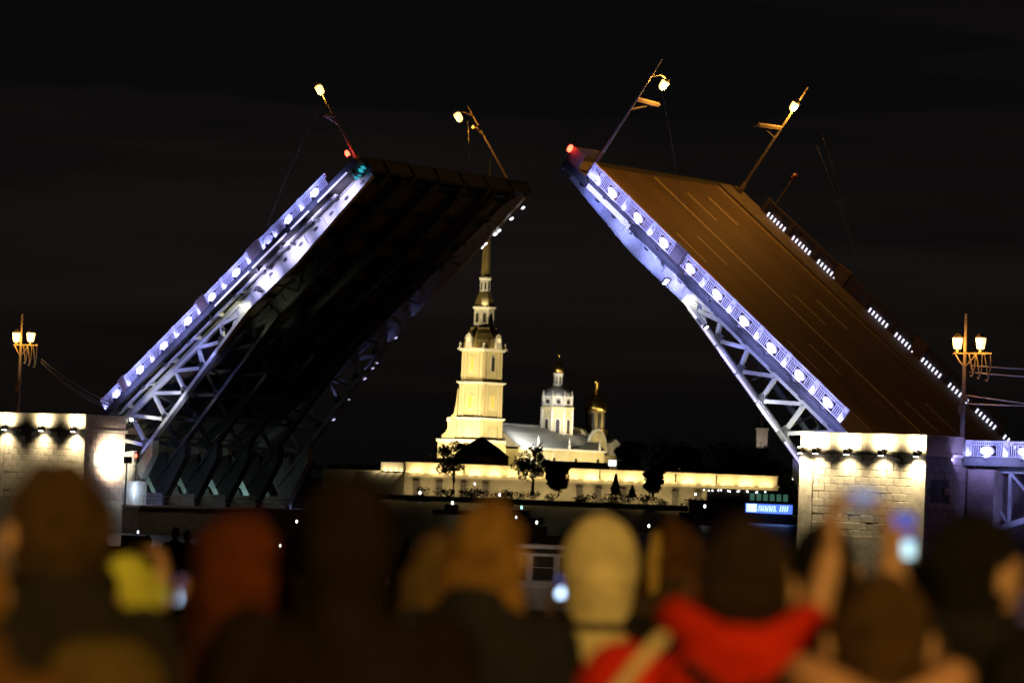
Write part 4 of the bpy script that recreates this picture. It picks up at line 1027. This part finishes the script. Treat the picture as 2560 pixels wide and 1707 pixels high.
SKIN = mat('skin', (0.50, 0.30, 0.20), 0.55, 0, 0.08, 6)
def cloth(name, c, v=0.25): return mat('cloth_'+name, c, 0.95, 0, v, 9.0, 0.4, spec=0.06)
def hairm(name, c): return mat('hair_'+name, c, 0.6, 0, 0.5, 26.0, 0.6, spec=0.22)
TROU = cloth('trousers', (0.03, 0.03, 0.035)); SHOE = mat('shoe', (0.02, 0.02, 0.02), 0.5)
M_eye = mat('eye', (0.6, 0.58, 0.55), 0.2)
screen_mats = {}
def screen_mat(kind):
    if kind in screen_mats: return screen_mats[kind]
    m = bpy.data.materials.new('phone_screen_'+kind); m.use_nodes = True; t = m.node_tree; b = t.nodes['Principled BSDF']
    tc = t.nodes.new('ShaderNodeTexCoord'); sp = t.nodes.new('ShaderNodeSeparateXYZ'); r = t.nodes.new('ShaderNodeValToRGB')
    t.links.new(tc.outputs['Generated'], sp.inputs[0]); t.links.new(sp.outputs['Z'], r.inputs['Fac'])
    t.links.new(r.outputs[0], b.inputs['Emission Color']); b.inputs['Base Color'].default_value = (0.02, 0.02, 0.03, 1)
    el = r.color_ramp.elements
    if kind == 'portrait':
        el[0].position = 0.30; el[0].color = (0.55, 0.9, 1.0, 1); el[1].position = 0.42; el[1].color = (0.02, 0.05, 0.30, 1)
    elif kind == 'small':
        el[0].position = 0.40; el[0].color = (0.50, 0.70, 1.0, 1); el[1].position = 0.46; el[1].color = (0.008, 0.012, 0.06, 1)
    else:
        el[0].position = 0.2; el[0].color = (0.05, 0.07, 0.10, 1); el[1].position = 0.6; el[1].color = (0.16, 0.24, 0.45, 1)
    b.inputs['Emission Strength'].default_value = {'portrait': 1.7, 'small': 4.5, 'wide': 1.3}[kind]
    m.cycles.emission_sampling = 'NONE'; screen_mats[kind] = m
    return m
def phone(u, v, d, kind, label, tilt=0.0, size=(0.072, 0.15)):
    p = at(u, v, d); q = empty('phone', p); q.rotation_euler = (R(-4), tilt, 0)
    W, H = size
    MB().box(-W/2, W/2, -0.004, 0.004, -H/2, H/2).build('case', M_black, q)
    MB().box(-W/2+0.003, W/2-0.003, -0.0056, -0.0042, -H/2+0.003, H/2-0.003).build('screen', screen_mat(kind), q)
    tag(q, label, 'phone', 'phones held up in the crowd')
    return p

def person(u, vtop, d, label, hair, hcol, jcol, yaw=0.0, hands=None, wide=1.0, fine=False, extra=None, tilt=0.0, cap=None, hs=1.0, elbow=None, bare=False):
    """stands on the embankment facing away from the camera; hands: world points the two hands reach"""
    top = at(u, vtop, d); z0 = GZ
    pad = {'hood': 0.05, 'cap': 0.03}.get(hair, 0.02)
    H = top.z-z0-pad
    q = empty('person', (top.x, d, z0), yaw)
    inv = (Matrix.Translation(q.location) @ Matrix.Rotation(yaw, 4, 'Z')).inverted()
    hc = Vector((0, 0.02, H-0.118))
    b = MB()
    b.ell(hc, (0.076*hs, 0.096*hs, 0.120*hs), 16, 12).ell(hc+Vector((0, 0.035, -0.05)), (0.056, 0.062, 0.072), 14, 9)
    b.cap(hc+Vector((0, 0.090, 0.012)), hc+Vector((0, 0.112, -0.022)), 0.009, 0.016, 8)                # nose
    for s in (-1, 1): b.ell(hc+Vector((s*0.092*hs, -0.004, -0.012)), (0.014, 0.026, 0.038), 10, 7)      # ears
    b.cap(hc+Vector((0, 0.088, -0.062)), hc+Vector((0, 0.092, -0.062)), 0.016, 0.014, 8)                # mouth
    b.cap((0, -0.01, H*0.80), (0, 0.008, H-0.16), 0.060, 0.052, 12)
    loft(b, [(0, 0, H*0.46, 0.13, 0.10), (0, 0, H*0.52, 0.155, 0.11), (0, 0, H*0.61, 0.135, 0.095), (0, 0, H*0.72, 0.165, 0.11), (0, 0, H*0.80, 0.165, 0.09), (0, 0, H*0.83, 0.08, 0.07)])
    for s in (-1, 1):
        b.cap((s*0.085, 0, H*0.49), (s*0.095, 0.01, H*0.27), 0.085, 0.055).cap((s*0.095, 0.01, H*0.27), (s*0.10, -0.01, 0.08), 0.055, 0.038)
        b.cap((s*0.10, -0.02, 0.04), (s*0.11, 0.14, 0.03), 0.04, 0.03)
    j = MB()
    loft(j, [(0, 0, H*0.45, 0.185*wide, 0.14), (0, 0, H*0.53, 0.185*wide, 0.14), (0, 0, H*0.62, 0.175*wide, 0.13), (0, -0.005, H*0.72, 0.205*wide, 0.145), (0, -0.01, H*0.79, 0.20*wide, 0.125),
             (0, -0.008, H*0.825, 0.135*wide, 0.10), (0, 0.0, H*0.85, 0.085, 0.085), (0, 0.005, H*0.865, 0.078, 0.08)])
    if hair != 'hood': loft(j, [(0, -0.01, H-0.42, 0.20*wide, 0.13), (0, -0.012, H-0.325, 0.205*wide, 0.125), (0, -0.012, H-0.285, 0.165*wide, 0.118), (0, -0.008, H-0.25, 0.118, 0.112), (0, -0.004, H-0.195, 0.108, 0.112)], 20)
    for i, s in enumerate((-1, 1)):
        sh = Vector((s*0.19*wide, -0.01, H-0.335))
        if hands is not None and hands[i] is not None:
            wr = inv @ Vector(hands[i]); mid = (sh+wr)/2; L = (wr-sh).length
            drop = math.sqrt(max(0.0, 0.29**2-(min(L, 0.56)/2)**2))
            el = mid+Vector((s*0.02, 0.02, -drop))
            if elbow is not None: el = inv @ Vector(elbow)
            d_ = (wr-el).normalized()
            w2 = wr-d_*0.06
            b.cap(sh, el, 0.05, 0.042).cap(el, w2, 0.042, 0.028)
            hand(b, w2, Vector((0, 0.1, 1)), -s, Vector((-s, 0.15, 0)))
            j.cap(sh, el, 0.075*wide, 0.062).cap(el, el.lerp(w2, 0.35) if bare else w2-d_*0.03, 0.062, 0.05)
        else:
            el = sh+Vector((s*0.05, -0.03, -0.29)); wr = el+Vector((-s*0.01, 0.10, -0.24))
            b.cap(sh, el, 0.05, 0.04).cap(el, wr, 0.04, 0.028); hand(b, wr, (0, 0.25, -1), -s, (-s*0.6, 0.8, 0))
            j.cap(sh, el, 0.078*wide, 0.064).cap(el, wr-Vector((0, 0.01, -0.02)), 0.062, 0.048)
    bo = remesh(b.build('body', SKIN, q), 0.0085 if fine else 0.013)
    for s in (-1, 1): MB().ell(hc+Vector((s*0.033, 0.083, 0.012)), (0.013, 0.011, 0.009), 8, 6).build('eye', M_eye, q)
    remesh(j.build('jacket', jcol, q), 0.018)
    t = MB(); loft(t, [(0, 0, H*0.44, 0.165, 0.125), (0, 0, H*0.50, 0.165, 0.125), (0, 0, H*0.54, 0.15, 0.11)])
    for s in (-1, 1): t.cap((s*0.09, 0, H*0.47), (s*0.098, 0.01, H*0.27), 0.098, 0.072).cap((s*0.098, 0.01, H*0.27), (s*0.10, -0.01, 0.10), 0.072, 0.058)
    remesh(t.build('trousers', TROU, q), 0.02)
    for s in (-1, 1): MB().cap((s*0.10, -0.03, 0.05), (s*0.112, 0.17, 0.04), 0.05, 0.042).build('shoe', SHOE, q, True)
    # hair or headgear
    h = MB()
    def shell(rx, ry, rz, c, cut=0.03, cutz=0.05, amp=0.012):
        vs0 = len(h.v); h.ell(c, (rx, ry, rz), 22, 16)
        for i in range(vs0, len(h.v)):
            p = Vector(h.v[i]); nrm = (p-Vector(c)).normalized()
            p += nrm*amp*mnoise.noise(p*18+Vector((u, 0, 0)))
            if p.y > hc.y+cut and p.z < hc.z+cutz: p = hc+(p-hc)*0.78
            h.v[i] = tuple(p)
    if hair in ('short', 'long', 'bun', 'bob'):
        shell(0.090*hs, 0.106*hs, 0.122*hs, hc+Vector((0, -0.012, 0.012-0.006*hs)), amp=0.022)
        if hair == 'long':
            for k in range(15):
                x = -0.085+0.17*k/14; yb = -0.085*math.sqrt(max(0.1, 1-(x/0.1)**2)); L = 0.26+0.05*math.sin(k*2.7)
                h.cap(hc+Vector((x*0.9, yb, 0.02)), hc+Vector((x*1.15, yb-0.01, -L*0.5)), 0.028, 0.03, 8).cap(hc+Vector((x*1.15, yb-0.01, -L*0.5)), hc+Vector((x*1.2, yb-0.025, -L)), 0.03, 0.016, 8)
        if hair == 'bob':
            for k in range(13):
                t_ = math.pi*(1.0+k/12); x, y_ = 0.088*math.cos(t_), 0.1*math.sin(t_)
                h.cap(hc+Vector((x, y_*0.9, 0.0)), hc+Vector((x*1.12, y_, -0.13-0.015*math.sin(k*3))), 0.03, 0.027, 8)
        if hair == 'bun': h.ell(hc+Vector((0, -0.105, 0.07)), (0.05, 0.045, 0.045))
    elif hair == 'cap':
        shell(0.094*hs, 0.108*hs, 0.120*hs, hc+Vector((0, -0.006, 0.014)), 0.05, 0.02, 0.006)
        loft(h, [(hc.x, hc.y-0.005, hc.z-0.02, 0.096*hs, 0.112*hs), (hc.x, hc.y-0.005, hc.z+0.035, 0.099*hs, 0.116*hs)], 20)
    elif hair == 'hood':
        shell(0.118*hs, 0.128*hs, 0.150*hs, hc+Vector((0, -0.02, 0.012)), 0.07, 0.10, 0.008)
        loft(h, [(0, -0.035, hc.z-0.27, 0.11, 0.10), (0, -0.03, hc.z-0.20, 0.096, 0.105), (0, -0.02, hc.z-0.12, 0.102*hs, 0.114*hs), (0, -0.02, hc.z-0.02, 0.116*hs, 0.125*hs)], 20)
    nm = {'hood': 'hood', 'cap': 'knit_cap'}.get(hair, 'hair')
    ho = h.build(nm, hcol, q); remesh(ho, 0.012)
    if cap is not None: cap(q, H, hc)
    if extra is not None: extra(q, H, hc)
    tag(q, label, 'person', 'spectators on the embankment')
    return q

# hands and phones first, so that the people reach them
def side_hands(p, dx, dz): return [p+Vector((-dx, 0.0, dz)), p+Vector((dx, 0.0, dz))]
pA = phone(455, 1474, 8.0, 'small', 'phone with a white blue glow beside the yellow green sleeve', R(2), (0.030, 0.07))
pB = phone(1402, 1466, 10.55, 'small', 'phone with a round blue white glow left of the pale hood', R(-3), (0.032, 0.075))
pC = phone(2154, 1252, 6.8, 'wide', 'phone held level in both raised hands before the right stone tower', R(3), (0.070, 0.052))
pD = phone(2256, 1338, 8.0, 'portrait', 'phone held upright with a bright cyan foot and deep blue top', R(0), (0.064, 0.115))

def x_olive(q, H, hc):
    remesh(loft(MB(), [(0.03, -0.17, H-0.75, 0.14, 0.08), (0.03, -0.18, H-0.5, 0.15, 0.10), (0.03, -0.17, H-0.37, 0.13, 0.08), (0.03, -0.15, H-0.32, 0.08, 0.05)]).build('backpack', cloth('olive', (0.10, 0.07, 0.022)), q), 0.02)
person(160, 1168, 6.6, 'person with cropped brown hair and one reddish ear, at the left', 'short', hairm('cropped', (0.075, 0.040, 0.014)), cloth('charcoal', (0.022, 0.02, 0.02)), R(32), wide=1.02, extra=x_olive, hs=1.2)
person(205, 1362, 7.75, 'person in a yellow green jacket beside the cropped brown head, raising an arm', 'short', hairm('dark', (0.02, 0.014, 0.01)), cloth('yellowgreen', (0.62, 0.66, 0.10)), R(0), hands=[None, at(452, 1536, 8.0)], elbow=at(316, 1440, 7.95), wide=1.0)
person(606, 1308, 6.8, 'person with bushy auburn hair left of the tall dark person', 'bob', hairm('auburn', (0.11, 0.024, 0.004)), cloth('maroon', (0.06, 0.022, 0.012)), R(5), hs=1.3)
person(880, 1150, 6.6, 'tall person in a dark brown hood, left of the middle', 'hood', cloth('dark_brown', (0.014, 0.009, 0.005)), cloth('dark_brown', (0.014, 0.009, 0.005)), R(-4), wide=1.05, hs=0.85)
def x_orange(q, H, hc):
    MB().ell((0.05, -0.15, H-0.32), (0.07, 0.03, 0.03)).build('hood_patch', cloth('orange', (0.5, 0.10, 0.02)), q)
    MB().ell((-0.105, -0.15, H-0.335), (0.016, 0.01, 0.016)).build('badge', cloth('yellow', (0.75, 0.55, 0.1)), q)
person(1108, 1322, 9.2, 'person with dull blonde bobbed hair left of the tan head', 'bob', hairm('dullblonde', (0.15, 0.095, 0.04)), cloth('mauve_grey', (0.06, 0.045, 0.04)), R(15), hs=1.05, extra=x_orange)
person(1222, 1250, 8.2, 'person with a tan blonde head above the white cabin boat', 'long', hairm('tanblonde', (0.30, 0.16, 0.04)), cloth('dark_navy', (0.02, 0.02, 0.025)), R(-22), hs=1.06)
def x_hood(q, H, hc):
    m = MB(); loft(m, [(0.03, -0.165, hc.z-0.42, 0.02, 0.014), (0.024, -0.165, hc.z-0.35, 0.045, 0.03), (0.012, -0.155, hc.z-0.27, 0.085, 0.045), (0, -0.10, hc.z-0.20, 0.098, 0.075)])
    remesh(m.build('hood_drape', cloth('pale', (0.80, 0.70, 0.44)), q), 0.012)
    m = MB(); loft(m, [(0, -0.02, hc.z-0.20, 0.106, 0.130), (0, -0.02, hc.z-0.170, 0.108, 0.136)], 20); m.build('hood_band', cloth('band', (0.16, 0.14, 0.10)), q, True)
person(1505, 1284, 10.2, 'person in a pale cream hood with a dark band', 'hood', cloth('pale', (0.80, 0.70, 0.44)), cloth('black', (0.016, 0.015, 0.016)), R(0), hs=1.06, extra=x_hood, hands=[pB+Vector((-0.02, 0, -0.07)), None])
person(1690, 1286, 11.2, 'person with long brown hair and one blonde strand right of the pale hood', 'long', hairm('brown', (0.10, 0.045, 0.014)), cloth('umber', (0.05, 0.035, 0.02)), R(10), hs=1.0,
       extra=lambda q, H, hc: remesh(MB().cap(hc+Vector((-0.078, -0.07, 0.06)), hc+Vector((-0.09, -0.085, -0.06)), 0.022, 0.03).cap(hc+Vector((-0.09, -0.085, -0.06)), hc+Vector((-0.08, -0.09, -0.17)), 0.03, 0.02).build('blonde_strand', hairm('blonde', (0.55, 0.38, 0.12)), q), 0.01))
RED = cloth('red', (0.55, 0.025, 0.008))
def x_red(q, H, hc):
    m = MB()
    for k in range(13):
        t0_, t1_ = math.pi*(0.92+1.16*k/13), math.pi*(0.92+1.16*(k+1)/13)
        f = lambda t_: Vector((0.14*math.cos(t_), 0.125*math.sin(t_)-0.005, H-0.262+0.075*abs(math.cos(t_))))
        m.cap(f(t0_), f(t1_), 0.044, 0.044, 10)
    m.ell((0.0, -0.125, H-0.305), (0.165, 0.045, 0.085)).ell((0.015, -0.13, H-0.37), (0.11, 0.04, 0.08))
    remesh(m.build('folded_hood', RED, q), 0.014)
    s = MB(); pts = [Vector((-0.165, -0.10, H-0.225)), Vector((-0.21, -0.14, H-0.275)), Vector((-0.26, -0.15, H-0.345)), Vector((-0.29, -0.13, H-0.46)), Vector((-0.27, -0.13, H-0.62))]
    for a, b in zip(pts[:-1], pts[1:]): s.cap(a, b, 0.017, 0.017)
    remesh(s.build('white_strap', cloth('cream', (0.70, 0.58, 0.36)), q), 0.01)
    s = MB().cap((-0.03, -0.178, H-0.345), (-0.115, -0.165, H-0.275), 0.016, 0.012).cap((-0.03, -0.178, H-0.345), (0.03, -0.178, H-0.315), 0.018, 0.013)
    s.build('dark_cord', cloth('black', (0.016, 0.015, 0.016)), q, True)
person(1866, 1300, 6.7, 'person with dark hair in a bright red hooded jacket', 'short', hairm('darkbrown', (0.028, 0.017, 0.008)), RED, R(-3), wide=1.3, hs=1.14, extra=x_red)
person(2062, 1292, 8.6, 'person with black hair between the red jacket and the raised hands', 'short', hairm('black', (0.008, 0.007, 0.007)), cloth('black', (0.016, 0.015, 0.016)), R(0))
def x_pink(q, H, hc):
    m = MB()
    for k in range(14):
        t0_, t1_ = math.pi*(0.85+1.3*k/14), math.pi*(0.85+1.3*(k+1)/14)
        f = lambda t_: Vector((0.15*math.cos(t_), 0.125*math.sin(t_), H-0.255+0.07*abs(math.cos(t_))))
        m.cap(f(t0_), f(t1_), 0.042, 0.042, 10)
    remesh(m.build('fur_collar', cloth('pinkfur', (0.55, 0.30, 0.20), 0.3), q), 0.014)
person(2206, 1432, 6.4, 'person with brown hair and pinkish collar raising both hands with a phone', 'short', hairm('chestnut', (0.075, 0.04, 0.014)), cloth('dusk', (0.10, 0.06, 0.05)), R(2), hands=[pC+Vector((-0.05, 0.01, -0.075)), pC+Vector((0.045, 0.01, -0.085))], fine=True, bare=True, hs=1.12, extra=x_pink)
person(2330, 1380, 7.6, 'person half hidden right of the raised hands, holding the upright phone', 'cap', cloth('black', (0.016, 0.015, 0.016)), cloth('black', (0.016, 0.015, 0.016)), R(6), hands=[pD+Vector((0.0, 0.012, -0.07)), None], fine=True, bare=True)
person(2436, 1285, 7.3, 'dark haired person at the right edge turning the face left', 'short', hairm('black', (0.008, 0.007, 0.007)), cloth('black', (0.016, 0.015, 0.016)), R(-62), wide=1.15, hs=1.1)
person(-108, 1290, 6.0, 'person cut off by the left edge with a tan scarf', 'short', hairm('tanblonde', (0.30, 0.16, 0.04)), cloth('scarf_tan', (0.12, 0.06, 0.02)), R(0))
person(745, 1430, 8.8, 'short person in black behind the auburn and the tall dark person', 'hood', cloth('black', (0.016, 0.015, 0.016)), cloth('black', (0.016, 0.015, 0.016)), R(0))
person(345, 1352, 12.0, 'person in dark clothes seen between the cropped brown head and the auburn hair', 'short', hairm('dark', (0.02, 0.014, 0.01)), cloth('black', (0.016, 0.015, 0.016)), R(0))
person(1760, 1395, 11.5, 'person in dark clothes behind the red jacket', 'short', hairm('black', (0.008, 0.007, 0.007)), cloth('black', (0.016, 0.015, 0.016)), R(0))

# far spectators on the lower quay: dark figures a few pixels wide
DARK = cloth('black', (0.016, 0.015, 0.016))
def far_mesh(H, wide, arms_up):
    b = MB(); b.ell((0, 0, H-0.12), (0.08, 0.1, 0.125), 10, 8).cap((0, 0, H*0.8), (0, 0, H-0.16), 0.06, 0.055, 8)
    loft(b, [(0, 0, H*0.46, 0.18*wide, 0.13), (0, 0, H*0.62, 0.17*wide, 0.12), (0, 0, H*0.74, 0.21*wide, 0.14), (0, 0, H*0.81, 0.18*wide, 0.11), (0, 0, H*0.85, 0.07, 0.07)], 12)
    for s in (-1, 1):
        b.cap((s*0.09, 0, H*0.48), (s*0.1, 0, H*0.26), 0.09, 0.06, 8).cap((s*0.1, 0, H*0.26), (s*0.1, 0, 0.08), 0.06, 0.045, 8).cap((s*0.1, -0.02, 0.04), (s*0.11, 0.15, 0.035), 0.045, 0.035, 8)
        sh = Vector((s*0.2*wide, 0, H*0.79))
        if arms_up: el = Vector((s*0.27, 0.1, H*0.72)); wr = Vector((s*0.06, 0.3, H*0.95))
        else: el = Vector((s*0.26, -0.02, H*0.62)); wr = Vector((s*0.25, 0.08, H*0.48))
        b.cap(sh, el, 0.07, 0.055, 8).cap(el, wr, 0.055, 0.035, 8).ell(wr+(wr-el).normalized()*0.06, (0.035, 0.03, 0.06), 8, 6)
    return b.mesh('person', DARK, True)
FM = [far_mesh(1.72, 1.0, False), far_mesh(1.64, 0.92, True), far_mesh(1.80, 1.08, False)]
rnd = random.Random(21)
spots = [(u, rnd.uniform(48, 74)) for u in (330, 352, 372, 398, 421, 440, 470, 640, 668, 690, 716, 742, 770, 990, 1018, 1046, 1590, 1606)]
tells = ['first from the left tower', 'second from the left tower', 'third from the left tower', 'fourth from the left tower', 'fifth from the left tower', 'sixth from the left tower', 'just left of the auburn hair',
         'just above the auburn hair', 'first right of the auburn hair', 'second right of the auburn hair', 'third right of the auburn hair', 'nearest the tall dark hood on its left', 'touching the tall dark hood on its left',
         'first right of the tall dark hood', 'second right of the tall dark hood', 'left of the dull blonde hair', 'right of the pale hood', 'between the pale hood and the long brown hair']
for i, (u, d) in enumerate(spots):
    o = link('person', FM[i % 3]); o.location = (at(u, 1300, d).x, d, 3.9); o.rotation_euler = (0, 0, rnd.uniform(-0.5, 0.5)); o.scale = (1, 1, rnd.uniform(0.93, 1.05))
    tag(o, 'small dark far spectator '+tells[i], 'person', 'far spectators on the lower quay')

# street lamps of the embankment, behind the photographer, that light the crowd
for i, (x, y, pw) in enumerate(((4.5, -6.5, 5200), (-12.0, -4.5, 1300))):
    q = empty('street_lamp', (x, y, GZ))
    MB().tube([(0, 0, 0), (0, 0, 4), (0, 0, 7.2)], 0.12, 10, 0.06).lathe([(0.25, 0), (0.25, 0.5), (0.14, 1.1), (0.12, 1.2)], 10).build('pole', M_pole, q)
    l = MB().lathe([(0.14, 7.2), (0.24, 7.3), (0.34, 8.0), (0.3, 8.05)], 8).build('lantern', M_glow, q)
    MB().lathe([(0.38, 8.05), (0.2, 8.25), (0.04, 8.45)], 8).build('lantern_cap', M_pole, l)
    light('POINT', (0, 0.7, 7.6), pw, (1.0, 0.58, 0.13), q, radius=0.35)
    tag(q, ('embankment street lamp behind the crowd on the right', 'embankment street lamp behind the crowd on the left')[i], 'street lamp', 'embankment lamps behind the camera')
